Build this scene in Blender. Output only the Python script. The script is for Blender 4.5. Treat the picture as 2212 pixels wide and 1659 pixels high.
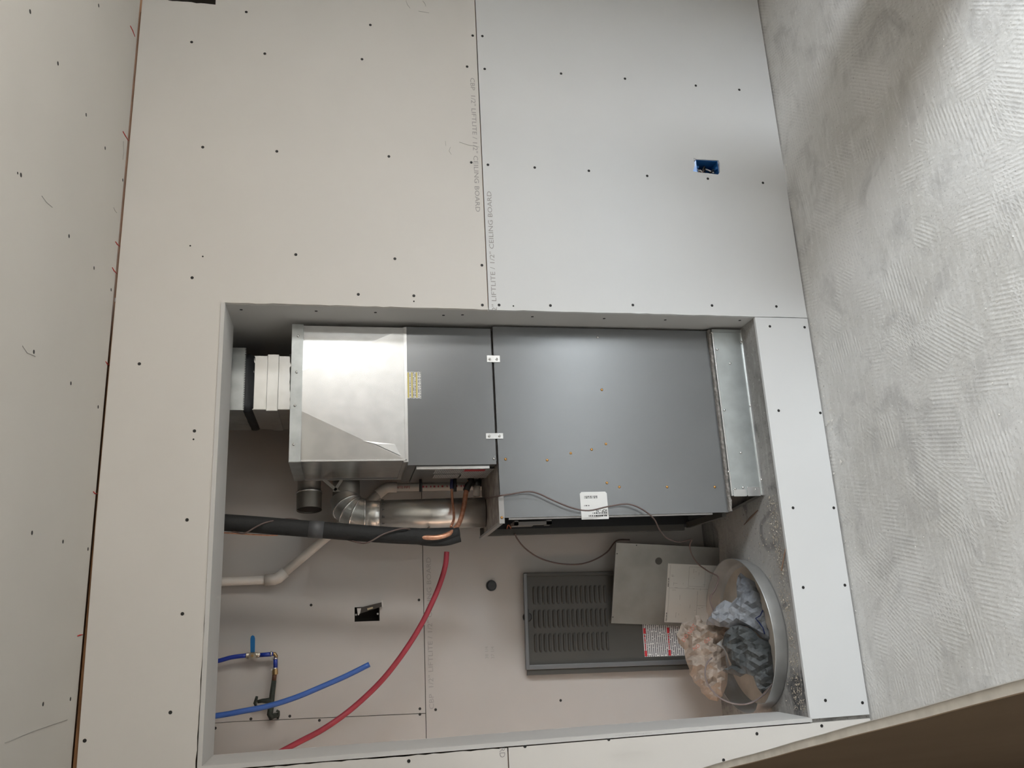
import bpy, bmesh, math, random
from mathutils import Vector, Matrix, noise
from mathutils.geometry import tessellate_polygon

for o in list(bpy.data.objects):
    bpy.data.objects.remove(o)
C = bpy.context.scene.collection
scene = bpy.context.scene
R = random.Random(7)

# ------------------------------------------------------------------ camera (phone held on its side: the picture is turned a quarter)
F, YAW, PITCH, ROLL = 1800.0, 0.2872, 0.1994, -0.0075
CAM = Vector((-1.058, -2.670, 1.718))
_fw = Vector((math.sin(YAW) * math.cos(PITCH), math.cos(YAW) * math.cos(PITCH), -math.sin(PITCH)))
_r0 = Vector((math.cos(YAW), -math.sin(YAW), 0)); _d0 = _fw.cross(_r0)
_r = _r0 * math.cos(ROLL) + _d0 * math.sin(ROLL)
_d = _d0 * math.cos(ROLL) - _r0 * math.sin(ROLL)
cd = bpy.data.cameras.new('camera'); cam = bpy.data.objects.new('camera', cd); C.objects.link(cam)
m3 = Matrix((_d, _r, -_fw)).transposed()
cam.matrix_world = Matrix.Translation(CAM) @ m3.to_4x4()
cd.sensor_width = 36; cd.sensor_fit = 'HORIZONTAL'; cd.lens = 36 * F / 2212; cd.clip_start = 0.05
scene.camera = cam

# ------------------------------------------------------------------ world: cool overcast sky over warm dry ground; the daylight enters by the open door behind the camera
W = bpy.data.worlds.new('sky'); scene.world = W; W.use_nodes = True
wn = W.node_tree.nodes; wl = W.node_tree.links
bg = wn['Background']; bg.inputs['Strength'].default_value = 21.5
wt = wn.new('ShaderNodeTexCoord'); wsx = wn.new('ShaderNodeSeparateXYZ'); wl.new(wt.outputs['Generated'], wsx.inputs[0])
wm = wn.new('ShaderNodeMapRange'); wm.inputs['From Min'].default_value = -0.03; wm.inputs['From Max'].default_value = 0.06; wl.new(wsx.outputs['Z'], wm.inputs['Value'])
wr_ = wn.new('ShaderNodeMix'); wr_.data_type = 'RGBA'; wl.new(wm.outputs['Result'], wr_.inputs['Factor'])
wz = wn.new('ShaderNodeMath'); wz.operation = 'MULTIPLY_ADD'; wz.inputs[1].default_value = 2.0; wz.inputs[2].default_value = 1.0; wl.new(wsx.outputs['Z'], wz.inputs[0])   # overcast sky: brighter towards the zenith
wv_ = wn.new('ShaderNodeVectorMath'); wv_.operation = 'SCALE'; wv_.inputs[0].default_value = (0.87, 0.94, 1.0); wl.new(wz.outputs[0], wv_.inputs['Scale'])
wr_.inputs['A'].default_value = (0.54, 0.50, 0.44, 1); wl.new(wv_.outputs[0], wr_.inputs['B'])
wl.new(wr_.outputs['Result'], bg.inputs['Color'])
scene.view_settings.view_transform = 'Standard'; scene.view_settings.look = 'None'
scene.view_settings.gamma = 1.0; scene.view_settings.use_curve_mapping = False
scene.view_settings.exposure = 0.0
XWL, XWR, YR = -3.0, 1.72, -6.6         # left, right and rear walls
OPEN = ((-3.30, -2.35, 0.0, 2.30), (-5.4, -4.7, 0.9, 2.15))     # open doorway and window in the right wall: y0, y1, z0, z1
for _q in OPEN:
    pl = bpy.data.lights.new('daylight_portal', 'AREA'); pl.shape = 'RECTANGLE'; pl.size = _q[1] - _q[0]; pl.size_y = _q[3] - _q[2]
    pl.cycles.is_portal = True
    po = bpy.data.objects.new('daylight_portal', pl); C.objects.link(po)
    po.location = (XWR + 0.11, (_q[0] + _q[1]) / 2, (_q[2] + _q[3]) / 2); po.rotation_euler = (math.radians(90), 0, math.radians(90))

# ------------------------------------------------------------------ helpers
def P(px, py, axis, val):
    """the point where the sight line through a photo pixel meets the plane axis = val"""
    D = _fw + _r * ((1659 - py - 829.5) / F) + _d * ((px - 1106) / F)
    t = (val - CAM[axis]) / D[axis]
    return CAM + D * t
def PP(px, py, pt, nrm):
    D = _fw + _r * ((1659 - py - 829.5) / F) + _d * ((px - 1106) / F)
    n = Vector(nrm); t = (Vector(pt) - CAM).dot(n) / D.dot(n)
    return CAM + D * t
def Y(px, py, y): return P(px, py, 1, y)

_mats = {}
def mat(name, col, rough=0.6, metal=0.0, spec=0.5, noise_amt=0.0, noise_scale=8.0, bump=0.0, bump_scale=60.0, col2=None, trans=0.0, alpha=1.0, coat=0.0, stretch=None, detail=4.0):
    if name in _mats: return _mats[name]
    m = bpy.data.materials.new(name); m.use_nodes = True
    n = m.node_tree.nodes; l = m.node_tree.links; b = n['Principled BSDF']
    c = tuple(col) + (1,)
    b.inputs['Base Color'].default_value = c; b.inputs['Roughness'].default_value = rough
    b.inputs['Metallic'].default_value = metal; b.inputs['Specular IOR Level'].default_value = spec
    b.inputs['Coat Weight'].default_value = coat
    if trans: b.inputs['Transmission Weight'].default_value = trans
    if alpha < 1: b.inputs['Alpha'].default_value = alpha
    tc = n.new('ShaderNodeTexCoord'); src = tc.outputs['Object']
    if stretch:
        mp = n.new('ShaderNodeMapping'); mp.inputs['Scale'].default_value = stretch; l.new(src, mp.inputs['Vector']); src = mp.outputs['Vector']
    if noise_amt or col2:
        t = n.new('ShaderNodeTexNoise'); t.inputs['Scale'].default_value = noise_scale; t.inputs['Detail'].default_value = detail
        l.new(src, t.inputs['Vector'])
        r = n.new('ShaderNodeValToRGB'); r.color_ramp.elements[0].position = 0.35; r.color_ramp.elements[1].position = 0.65
        c2 = tuple(col2) + (1,) if col2 else tuple(min(1, x * (1 + noise_amt)) for x in col) + (1,)
        c1 = c if col2 else tuple(x * (1 - noise_amt) for x in col) + (1,)
        r.color_ramp.elements[0].color = c1; r.color_ramp.elements[1].color = c2
        l.new(t.outputs['Fac'], r.inputs['Fac']); l.new(r.outputs['Color'], b.inputs['Base Color'])
    if bump:
        t2 = n.new('ShaderNodeTexNoise'); t2.inputs['Scale'].default_value = bump_scale; t2.inputs['Detail'].default_value = 5
        l.new(src, t2.inputs['Vector'])
        bp = n.new('ShaderNodeBump'); bp.inputs['Strength'].default_value = bump; bp.inputs['Distance'].default_value = 0.01
        l.new(t2.outputs['Fac'], bp.inputs['Height']); l.new(bp.outputs['Normal'], b.inputs['Normal'])
    _mats[name] = m
    return m

def print_mat(name, paper, ink, rows, cover=0.52, grain=260.0, axis='Z', along='X', rough=0.45):
    """paper with rows of small unreadable print"""
    m = bpy.data.materials.new(name); m.use_nodes = True
    n = m.node_tree.nodes; l = m.node_tree.links; b = n['Principled BSDF']; b.inputs['Roughness'].default_value = rough
    tc = n.new('ShaderNodeTexCoord'); sp = n.new('ShaderNodeSeparateXYZ'); l.new(tc.outputs['Object'], sp.inputs[0])
    mu = n.new('ShaderNodeMath'); mu.operation = 'MULTIPLY'; mu.inputs[1].default_value = rows; l.new(sp.outputs[axis], mu.inputs[0])
    fr = n.new('ShaderNodeMath'); fr.operation = 'FRACT'; l.new(mu.outputs[0], fr.inputs[0])
    lt = n.new('ShaderNodeMath'); lt.operation = 'LESS_THAN'; lt.inputs[1].default_value = 0.55; l.new(fr.outputs[0], lt.inputs[0])
    fl = n.new('ShaderNodeMath'); fl.operation = 'FLOOR'; l.new(mu.outputs[0], fl.inputs[0])
    cb = n.new('ShaderNodeCombineXYZ')
    ms = n.new('ShaderNodeMath'); ms.operation = 'MULTIPLY'; ms.inputs[1].default_value = grain; l.new(sp.outputs[along], ms.inputs[0])
    l.new(ms.outputs[0], cb.inputs[0]); l.new(fl.outputs[0], cb.inputs[1])
    t = n.new('ShaderNodeTexNoise'); t.inputs['Scale'].default_value = 1.0; t.inputs['Detail'].default_value = 2; l.new(cb.outputs[0], t.inputs['Vector'])
    gt = n.new('ShaderNodeMath'); gt.operation = 'GREATER_THAN'; gt.inputs[1].default_value = cover; l.new(t.outputs['Fac'], gt.inputs[0])
    mm = n.new('ShaderNodeMath'); mm.operation = 'MULTIPLY'; l.new(lt.outputs[0], mm.inputs[0]); l.new(gt.outputs[0], mm.inputs[1])
    mx = n.new('ShaderNodeMix'); mx.data_type = 'RGBA'; mx.inputs['A'].default_value = tuple(paper) + (1,); mx.inputs['B'].default_value = tuple(ink) + (1,)
    l.new(mm.outputs[0], mx.inputs['Factor']); l.new(mx.outputs['Result'], b.inputs['Base Color'])
    return m

class MB:
    """collects shapes into one mesh"""
    def __init__(s): s.v = []; s.f = []; s.sm = []; s.mi = []
    def add(s, vs, fs, smooth=False, mi=0):
        k = len(s.v); s.v += [tuple(v) for v in vs]
        for f in fs: s.f.append([i + k for i in f]); s.sm.append(smooth); s.mi.append(mi)
        return s
    def box(s, x0, x1, y0, y1, z0, z1, mi=0):
        vs = [(x, y, z) for x in (x0, x1) for y in (y0, y1) for z in (z0, z1)]
        return s.add(vs, [(0, 1, 3, 2), (4, 6, 7, 5), (0, 4, 5, 1), (2, 3, 7, 6), (0, 2, 6, 4), (1, 5, 7, 3)], mi=mi)
    def hexa(s, a, b, mi=0):
        """solid between two matching loops of points"""
        n = len(a)
        fs = [list(range(n))[::-1], [n + i for i in range(n)]] + [[i, (i + 1) % n, n + (i + 1) % n, n + i] for i in range(n)]
        return s.add(list(a) + list(b), fs, mi=mi)
    def prism(s, loops, y0, y1, mi=0, to=None):
        """flat sheet in the xz plane with holes, from y0 to y1"""
        to = to or (lambda a, b, c: (a, c, b))
        L = [[Vector((p[0], p[1], 0)) for p in lp] for lp in loops]
        tri = tessellate_polygon(L); pts = [p for lp in L for p in lp]; n = len(pts)
        vs = [to(p.x, p.y, y0) for p in pts] + [to(p.x, p.y, y1) for p in pts]
        fs = [list(t) for t in tri] + [[i + n for i in t][::-1] for t in tri]
        k = 0
        for lp in loops:
            q = len(lp)
            for i in range(q): fs.append([k + i, k + (i + 1) % q, n + k + (i + 1) % q, n + k + i])
            k += q
        return s.add(vs, fs, mi=mi)
    def tube(s, pts, rad, seg=12, caps=True, mi=0, smooth=True, tans=None):
        pts = [Vector(p) for p in pts]; n = len(pts)
        rads = rad if isinstance(rad, (list, tuple)) else [rad] * n
        ts = []
        for i in range(n):
            a = pts[max(0, i - 1)]; b = pts[min(n - 1, i + 1)]; t = (b - a)
            ts.append(t.normalized() if t.length > 1e-9 else Vector((0, 0, 1)))
        if tans: ts = [Vector(t).normalized() for t in tans]
        up = Vector((0, 0, 1)) if abs(ts[0].z) < 0.9 else Vector((1, 0, 0))
        u = ts[0].cross(up).normalized(); vs = []
        for i in range(n):
            u = (u - ts[i] * u.dot(ts[i])).normalized(); w = ts[i].cross(u)
            for k in range(seg):
                a = 2 * math.pi * k / seg
                vs.append(pts[i] + (u * math.cos(a) + w * math.sin(a)) * rads[i])
        fs = [[i * seg + k, i * seg + (k + 1) % seg, (i + 1) * seg + (k + 1) % seg, (i + 1) * seg + k] for i in range(n - 1) for k in range(seg)]
        s.add(vs, fs, smooth=smooth, mi=mi)
        if caps:
            k = len(s.v) - n * seg
            s.f.append([k + i for i in range(seg)][::-1]); s.sm.append(False); s.mi.append(mi)
            s.f.append([k + (n - 1) * seg + i for i in range(seg)]); s.sm.append(False); s.mi.append(mi)
        return s
    def build(s, name, mats, parent=None, bevel=0.0, loc=None):
        me = bpy.data.meshes.new(name)
        o3 = Vector(loc) if loc is not None else Vector((0, 0, 0))
        me.from_pydata([tuple(Vector(v) - o3) for v in s.v], [], s.f)
        for m in (mats if isinstance(mats, (list, tuple)) else [mats]): me.materials.append(m)
        me.polygons.foreach_set('use_smooth', s.sm); me.polygons.foreach_set('material_index', s.mi)
        bm = bmesh.new(); bm.from_mesh(me); bmesh.ops.recalc_face_normals(bm, faces=bm.faces); bm.to_mesh(me); bm.free()
        o = bpy.data.objects.new(name, me); C.objects.link(o); o.location = o3
        if parent is not None:
            o.parent = parent; o.matrix_parent_inverse = Matrix.Translation(-parent.location)
        if bevel:
            b = o.modifiers.new('bevel', 'BEVEL'); b.width = bevel; b.segments = 2; b.limit_method = 'ANGLE'
        return o

def tag(o, label, cat, group=None, kind=None):
    if label: o['label'] = label
    if cat: o['category'] = cat
    if group: o['group'] = group
    if kind: o['kind'] = kind
    return o
def thing(name, label, cat, loc, group=None):
    o = bpy.data.objects.new(name, None); C.objects.link(o); o.location = loc; o.empty_display_size = 0.05
    return tag(o, label, cat, group)
def struct(name, parent_loc=(0, 0, 0), label=None):
    o = bpy.data.objects.new(name, None); C.objects.link(o); o.location = parent_loc; o['kind'] = 'structure'
    if label: o['label'] = label
    return o
def place(me, name, parent, loc, rot=None, scale=None):
    """another copy of a small part that shares its mesh"""
    o = bpy.data.objects.new(name, me); C.objects.link(o); o.parent = parent
    o.matrix_parent_inverse = Matrix.Translation(-parent.location); o.location = loc
    if rot: o.rotation_euler = rot
    if scale: o.scale = scale
    return o
def text(body, size, loc, rot, m, parent, name='lettering', align='LEFT', sx=1.0, bold=0.0):
    cu = bpy.data.curves.new(name, 'FONT'); cu.body = body; cu.size = size; cu.align_x = align; cu.offset = bold
    cu.resolution_u = 2; cu.materials.append(m)
    t = bpy.data.objects.new(name, cu); C.objects.link(t)
    me = bpy.data.meshes.new_from_object(t.evaluated_get(bpy.context.evaluated_depsgraph_get()))
    bpy.data.objects.remove(t); me.materials.clear(); me.materials.append(m)
    o = bpy.data.objects.new(name, me); C.objects.link(o); o.parent = parent
    o.matrix_parent_inverse = Matrix.Translation(-parent.location)
    o.location = loc; o.scale = (sx, 1, 1)
    if isinstance(rot, Matrix): o.rotation_euler = rot.to_euler()
    else: o.rotation_euler = rot
    return o
def smooth_path(pts, n=8):
    """Catmull-Rom through the points"""
    p = [Vector(q) for q in pts]; p = [p[0] * 2 - p[1]] + p + [p[-1] * 2 - p[-2]]; out = []
    for i in range(1, len(p) - 2):
        for k in range(n):
            t = k / n; a, b, c, d = p[i - 1], p[i], p[i + 1], p[i + 2]
            out.append(0.5 * ((2 * b) + (c - a) * t + (2 * a - 5 * b + 4 * c - d) * t * t + (3 * b - a - 3 * c + d) * t ** 3))
    out.append(p[-2]); return out
def jag(a, b, n, amp, seed):
    """ragged cut edge from a to b"""
    r = random.Random(seed); out = []
    for i in range(n):
        t = i / n; out.append((a[0] + (b[0] - a[0]) * t + (r.uniform(-amp, amp) if i else 0), a[1] + (b[1] - a[1]) * t + (r.uniform(-amp, amp) if i else 0)))
    return out
FACE = (math.radians(90), 0, 0)                    # lettering on a surface that faces the room, upright
FLIP = (math.radians(90), math.radians(180), 0)    # the same, upside down

# ------------------------------------------------------------------ materials
BOARD = mat('drywall_ivory', (0.66, 0.630, 0.592), 0.92, spec=0.2, noise_amt=0.015, noise_scale=2.5)
BOARD_G = mat('drywall_pale_grey', (0.67, 0.67, 0.665), 0.92, spec=0.2, noise_amt=0.015, noise_scale=2.5)
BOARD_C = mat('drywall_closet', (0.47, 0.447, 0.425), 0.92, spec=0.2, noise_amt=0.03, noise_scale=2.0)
BOARD_J = mat('drywall_liner', (0.58, 0.567, 0.548), 0.85, spec=0.25, noise_amt=0.03, noise_scale=3)
GYPSUM = mat('gypsum_core', (0.74, 0.71, 0.66), 0.95, spec=0.1, noise_amt=0.08, noise_scale=70)
BROWN = mat('brown_backing_paper', (0.30, 0.225, 0.16), 0.95, spec=0.1, noise_amt=0.05, noise_scale=6)
SHEATH = mat('tan_sheathing', (0.22, 0.185, 0.15), 0.9, spec=0.2, noise_amt=0.2, noise_scale=20)
SCREW = mat('black_screw', (0.012, 0.011, 0.010), 0.6)
INK = mat('board_print_ink', (0.34, 0.32, 0.31), 0.9)
PENCIL = mat('pencil', (0.36, 0.34, 0.32), 0.9)
REDPEN = mat('red_crayon', (0.45, 0.035, 0.03), 0.9)
WOOD = mat('framing_lumber', (0.33, 0.17, 0.08), 0.8, noise_amt=0.2, noise_scale=14, stretch=(1, 1, 8))
DARK = mat('dark_cavity', (0.02, 0.017, 0.014), 0.95)
PAINT = mat('furnace_grey_paint', (0.235, 0.243, 0.25), 0.22, metal=0.65, spec=0.5, noise_amt=0.02, noise_scale=5)
PAINT_D = mat('dark_grey_paint', (0.066, 0.063, 0.056), 0.5, metal=0.15, noise_amt=0.04, noise_scale=6)
PAINT_L = mat('light_grey_metal', (0.33, 0.32, 0.31), 0.45, metal=0.4)
GALV = mat('galvanized_steel', (0.77, 0.775, 0.77), 0.26, metal=0.85, noise_amt=0.05, noise_scale=26, detail=2)
GALV_D = mat('weathered_galvanized', (0.45, 0.47, 0.465), 0.42, metal=0.9, noise_amt=0.10, noise_scale=18, detail=5)
GALV_P = mat('dull_galvanized', (0.27, 0.26, 0.24), 0.45, metal=0.75, noise_amt=0.10, noise_scale=9, detail=5)
STEEL = mat('bright_screw', (0.75, 0.75, 0.74), 0.25, metal=1.0)
BRASS = mat('brass_screw', (0.66, 0.36, 0.12), 0.35, metal=0.9)
BRASS_D = mat('brass_fitting', (0.40, 0.27, 0.13), 0.4, metal=0.9, noise_amt=0.1, noise_scale=60)
COPPER = mat('copper', (0.80, 0.44, 0.30), 0.38, metal=0.7, noise_amt=0.14, noise_scale=70, col2=(0.66, 0.30, 0.18))
RUBBER = mat('black_foam', (0.016, 0.016, 0.016), 0.75, bump=0.15, bump_scale=120)
TAPE = mat('grey_tape', (0.075, 0.075, 0.078), 0.5)
BLACK = mat('black_plastic', (0.012, 0.012, 0.013), 0.4)
CANVAS = mat('black_canvas', (0.016, 0.018, 0.022), 0.6, bump=0.1, bump_scale=40)
PVC = mat('white_pvc', (0.66, 0.62, 0.57), 0.4)
CABLE = mat('brown_cable', (0.125, 0.085, 0.075), 0.5)
CABLE_G = mat('grey_cable', (0.20, 0.16, 0.155), 0.5)
PEX_R = mat('red_pex', (0.34, 0.035, 0.055), 0.38, noise_amt=0.08, noise_scale=30)
PEX_B = mat('blue_pex', (0.045, 0.125, 0.42), 0.38, noise_amt=0.06, noise_scale=30)
PEX_D = mat('dark_blue_pex', (0.012, 0.038, 0.30), 0.38)
LEVER = mat('blue_lever', (0.010, 0.13, 0.34), 0.4)
GREEN = mat('corroded_pipe', (0.022, 0.028, 0.022), 0.7, noise_amt=0.3, noise_scale=40, bump=0.4, bump_scale=90)
PAPER = mat('white_label_paper', (0.80, 0.80, 0.79), 0.5)
LABEL_R = mat('label_red', (0.52, 0.02, 0.03), 0.5)
LABEL_Y = mat('label_yellow', (0.62, 0.50, 0.12), 0.5)
BOXBLUE = mat('blue_box_plastic', (0.012, 0.10, 0.30), 0.4)
WIREW = mat('wire_white', (0.55, 0.53, 0.50), 0.5)
WIREO = mat('wire_orange', (0.35, 0.09, 0.03), 0.5)
IVORY = mat('ivory_switch', (0.36, 0.30, 0.19), 0.5)
PAN = mat('pan_aluminium', (0.44, 0.44, 0.43), 0.46, metal=0.75, noise_amt=0.08, noise_scale=12)
PANIN = mat('pan_dusty_floor', (0.50, 0.45, 0.39), 0.8, noise_amt=0.12, noise_scale=14)
GASKET = mat('dusty_gasket', (0.26, 0.24, 0.22), 0.95, noise_amt=0.25, noise_scale=60, bump=0.5, bump_scale=120)

def concrete(name, c1, c2, dark, ridges, dirt, rough=0.85):
    m = bpy.data.materials.new(name); m.use_nodes = True
    n = m.node_tree.nodes; l = m.node_tree.links; b = n['Principled BSDF']; b.inputs['Roughness'].default_value = rough
    b.inputs['Specular IOR Level'].default_value = 0.35
    tc = n.new('ShaderNodeTexCoord'); src = tc.outputs['Object']
    def nz(scale, detail=5, dist=0.0, stretch=None):
        t = n.new('ShaderNodeTexNoise'); t.inputs['Scale'].default_value = scale; t.inputs['Detail'].default_value = detail; t.inputs['Distortion'].default_value = dist
        s = src
        if stretch:
            mp = n.new('ShaderNodeMapping'); mp.inputs['Scale'].default_value = stretch; l.new(src, mp.inputs['Vector']); s = mp.outputs['Vector']
        l.new(s, t.inputs['Vector']); return t.outputs['Fac']
    def ramp(fac, stops):
        r = n.new('ShaderNodeValToRGB'); e = r.color_ramp.elements
        e[0].position, e[0].color = stops[0][0], tuple(stops[0][1]) + (1,); e[1].position, e[1].color = stops[-1][0], tuple(stops[-1][1]) + (1,)
        l.new(fac, r.inputs['Fac']); return r.outputs['Color']
    def mix(f, a, b_, mode='MIX'):
        x = n.new('ShaderNodeMix'); x.data_type = 'RGBA'; x.blend_type = mode
        for s, v in (('Factor', f), ('A', a), ('B', b_)):
            if isinstance(v, (int, float)): x.inputs[s].default_value = v
            elif isinstance(v, tuple): x.inputs[s].default_value = v
            else: l.new(v, x.inputs[s])
        return x.outputs['Result']
    col = ramp(nz(2.2, 7, 0.6), [(0.36, c1), (0.64, c2)])
    col = mix(ramp(nz(5.5, 8, 1.2), [(0.53, (0, 0, 0)), (0.70, (dirt,) * 3)]), col, tuple(dark) + (1,))
    col = mix(ramp(nz(75, 3), [(0.62, (0, 0, 0)), (0.74, (0.5,) * 3)]), col, tuple(x * 1.28 for x in c2) + (1,))
    col = mix(ramp(nz(140, 2), [(0.66, (0, 0, 0)), (0.72, (0.6,) * 3)]), col, tuple(x * 0.5 for x in dark) + (1,))
    h = nz(60, 6)
    col = mix(ramp(nz(9, 6, 0.5, (1.0, 7.0, 1.0)), [(0.50, (0, 0, 0)), (0.68, (0.35,) * 3)]), col, tuple(x * 1.12 for x in c2) + (1,))
    if ridges:
        hs = []
        for ang, sc, seed, sd in ((12, 25, 3.1, 1.6), (82, 23, 9.7, 1.9), (40, 27, 17.3, 1.5)):
            mp = n.new('ShaderNodeMapping'); mp.inputs['Rotation'].default_value = (0, 0, math.radians(ang)); l.new(src, mp.inputs['Vector'])
            w = n.new('ShaderNodeTexWave'); w.inputs['Scale'].default_value = sc; w.inputs['Distortion'].default_value = 2.2; w.inputs['Detail'].default_value = 1.5; w.inputs['Detail Scale'].default_value = 0.12
            l.new(mp.outputs['Vector'], w.inputs['Vector'])
            mo = n.new('ShaderNodeMapping'); mo.inputs['Location'].default_value = (seed, seed * 2, 0); l.new(src, mo.inputs['Vector'])
            t = n.new('ShaderNodeTexNoise'); t.inputs['Scale'].default_value = sd * 2.3; t.inputs['Detail'].default_value = 3; l.new(mo.outputs['Vector'], t.inputs['Vector'])
            k = ramp(t.outputs['Fac'], [(0.53, (0, 0, 0)), (0.60, (1, 1, 1))])
            x = n.new('ShaderNodeMath'); x.operation = 'MULTIPLY'; l.new(w.outputs['Fac'], x.inputs[0]); l.new(k, x.inputs[1]); hs.append((x.outputs[0], k))
        tot = hs[0][0]
        for q, _ in hs[1:]:
            a = n.new('ShaderNodeMath'); a.operation = 'MAXIMUM'; l.new(tot, a.inputs[0]); l.new(q, a.inputs[1]); tot = a.outputs[0]
        col = mix(ramp(tot, [(0.45, (0, 0, 0)), (0.85, (0.27,) * 3)]), col, tuple(x * 1.18 for x in c2) + (1,))
        a = n.new('ShaderNodeMath'); a.operation = 'MULTIPLY_ADD'; a.inputs[1].default_value = 0.22; l.new(tot, a.inputs[0]); l.new(h, a.inputs[2]); h = a.outputs[0]
    l.new(col, b.inputs['Base Color'])
    bp = n.new('ShaderNodeBump'); bp.inputs['Strength'].default_value = 0.6; bp.inputs['Distance'].default_value = 0.004
    l.new(h, bp.inputs['Height']); l.new(bp.outputs['Normal'], b.inputs['Normal'])
    return m
FLOORM = concrete('concrete_with_trowel_marks', (0.565, 0.55, 0.52), (0.675, 0.665, 0.645), (0.40, 0.39, 0.38), True, 0.55)
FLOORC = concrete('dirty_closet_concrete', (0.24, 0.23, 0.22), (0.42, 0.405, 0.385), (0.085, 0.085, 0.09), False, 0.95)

# ================================================================== THE SETTING
H = 2.44; ZS = 1.225; ZT = 0.217; ZH = 2.10; XL = -1.395; YB = 0.685; T = 0.0127
MB().box(XWL, XWR, YR - 0.12, 0.85, -0.10, 0.0).build('floor', FLOORM)['kind'] = 'structure'
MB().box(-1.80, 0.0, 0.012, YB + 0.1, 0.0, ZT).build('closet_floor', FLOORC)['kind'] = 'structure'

# ceiling with its screws and red crayon ticks
ceiling = struct('ceiling')
MB().box(XWL, XWR, YR, -0.004, H, H + T).build('ceiling_board', mat('ceiling_board_dimmed', (0.56, 0.53, 0.485), 0.92, spec=0.2, noise_amt=0.015, noise_scale=2.5), ceiling)  # same board as the walls, its colour darkened to dim the ceiling
MB().box(XWL, XWR, YR, 0.8, H + T + 0.004, H + 0.12).build('ceiling_framing', WOOD, ceiling)
sm = MB(); sm.tube([(0, 0, 0.0006), (0, 0, -0.0010)], 0.0052, 10, smooth=False)
_so = sm.build('drywall_screw', SCREW); screw_mesh = _so.data; bpy.data.objects.remove(_so)
def screws(parent, pts, axis, val, nrm, small=()):
    for i, (a, b) in enumerate(pts):
        p = P(a, b, axis, val); q = Vector((0, 0, 1)).rotation_difference(Vector(nrm))
        o = place(screw_mesh, 'drywall_screw', parent, p, q.to_euler())
        if (a, b) in small: o.scale = (0.55, 0.55, 1)
_cs = [(65, 25), (213, 12), (125, 137), (186, 248), (227, 320), (45, 378), (38, 374), (265, 389), (149, 510), (203, 579), (240, 626), (73, 760), (153, 828), (212, 879), (69, 1151), (136, 1170), (190, 1186), (93, 1521), (152, 1510)]
screws(ceiling, _cs, 2, H, (0, 0, -1), {(38, 374)})
def stroke(parent, pts, w, m, name, axis=2, val=H, off=(0, 0, -0.0006)):
    q = [P(a, b, axis, val) + Vector(off) for a, b in pts]
    MB().tube(q, [w] + [w * 1.3] * (len(q) - 2) + [w * 0.8], 5).build(name, m, parent)
for a, b, c in (((281, 56), (286, 66), (291, 79)), ((265, 284), (270, 293), (277, 304)), ((249, 522), (253, 528), (258, 532)), ((242, 578), (246, 585), (252, 591)), ((228, 781), (231, 786), (236, 790)), ((201, 1062), (204, 1066), (210, 1067)), ((167, 1374), (172, 1372), (178, 1371))):
    stroke(ceiling, (a, b, c), 0.0016, REDPEN, 'crayon_mark')
for a in (((266, 305), (267, 330), (265, 345)), ((245, 448), (248, 455), (252, 460)), ((90, 423), (100, 437), (113, 448)), ((48, 747), (58, 762), (76, 770)), ((10, 1605), (70, 1580), (145, 1555))):
    stroke(ceiling, a, 0.0007, PENCIL, 'pencil_mark')

# front wall: framing behind, drywall sheets in front
wall = struct('wall_front')
cut = 0.0016
XE = 1.50
hole_z0 = P(466, 3, 1, 0).z; hole_z1 = P(362, 3, 1, 0).z; hole_x = P(410, 5, 1, 0).x
up = [(XWL, ZS + 0.0022), (XL - 0.0170, ZS + 0.0022)] + jag((XL - 0.0170, ZS + 0.0022), (XL - 0.0170, ZH + 0.0175), 40, cut, 1) + jag((XL - 0.0170, ZH + 0.0175), (0.002, ZH + 0.004), 46, cut, 2) + jag((0.002, ZH + 0.004), (0.0, ZS + 0.0022), 34, cut, 3) \
    + [(0.0, ZS + 0.0022), (XE, ZS + 0.0022), (XE, hole_z0)] + jag((XE, hole_z0), (hole_x, hole_z0), 12, cut, 4) + jag((hole_x, hole_z0), (hole_x, hole_z1), 10, cut, 5) + jag((hole_x, hole_z1), (XE, hole_z1), 12, cut, 6) + [(XE, hole_z1), (XE, H - 0.006), (-0.7, H - 0.006), (XWL, H - 0.030)]
ded = []
for q in up:
    if not ded or (abs(q[0] - ded[-1][0]) + abs(q[1] - ded[-1][1])) > 1e-5: ded.append(q)
upper = MB().prism([ded], 0.0, T).build('drywall_sheet', BOARD, wall)
MB().box(XE + 0.003, XWR, 0, T, ZS + 0.0022, H - 0.006).build('drywall_sheet', BOARD, wall)
# lower right sheet with the outlet hole
hx = [P(a, b, 1, 0) for a, b in ((1498, 341), (1505, 344), (1552, 346), (1555, 352), (1555, 372), (1551, 377), (1536, 375), (1515, 373), (1497, 370), (1501, 357))]
lo_r = MB().prism([[(0.0, 0.006)] + [(XWR, 0.006), (XWR, ZS - 0.0016), (0.0, ZS - 0.0016)] + jag((0.0, ZS - 0.0016), (0.0, 0.006), 40, 0.0011, 8)[1:], [(p.x, p.z) for p in hx]], 0.0, T).build('drywall_sheet', BOARD_G, wall)
MB().box(XWL, XL - 0.0165, 0, T, 0.006, ZS - 0.0016).build('drywall_sheet', BOARD, wall)
MB().box(XL - 0.004, -0.003, -0.001, T - 0.001, 0.006, ZT + 0.004).build('drywall_strip', BOARD_G, wall, 0.001)
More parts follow.
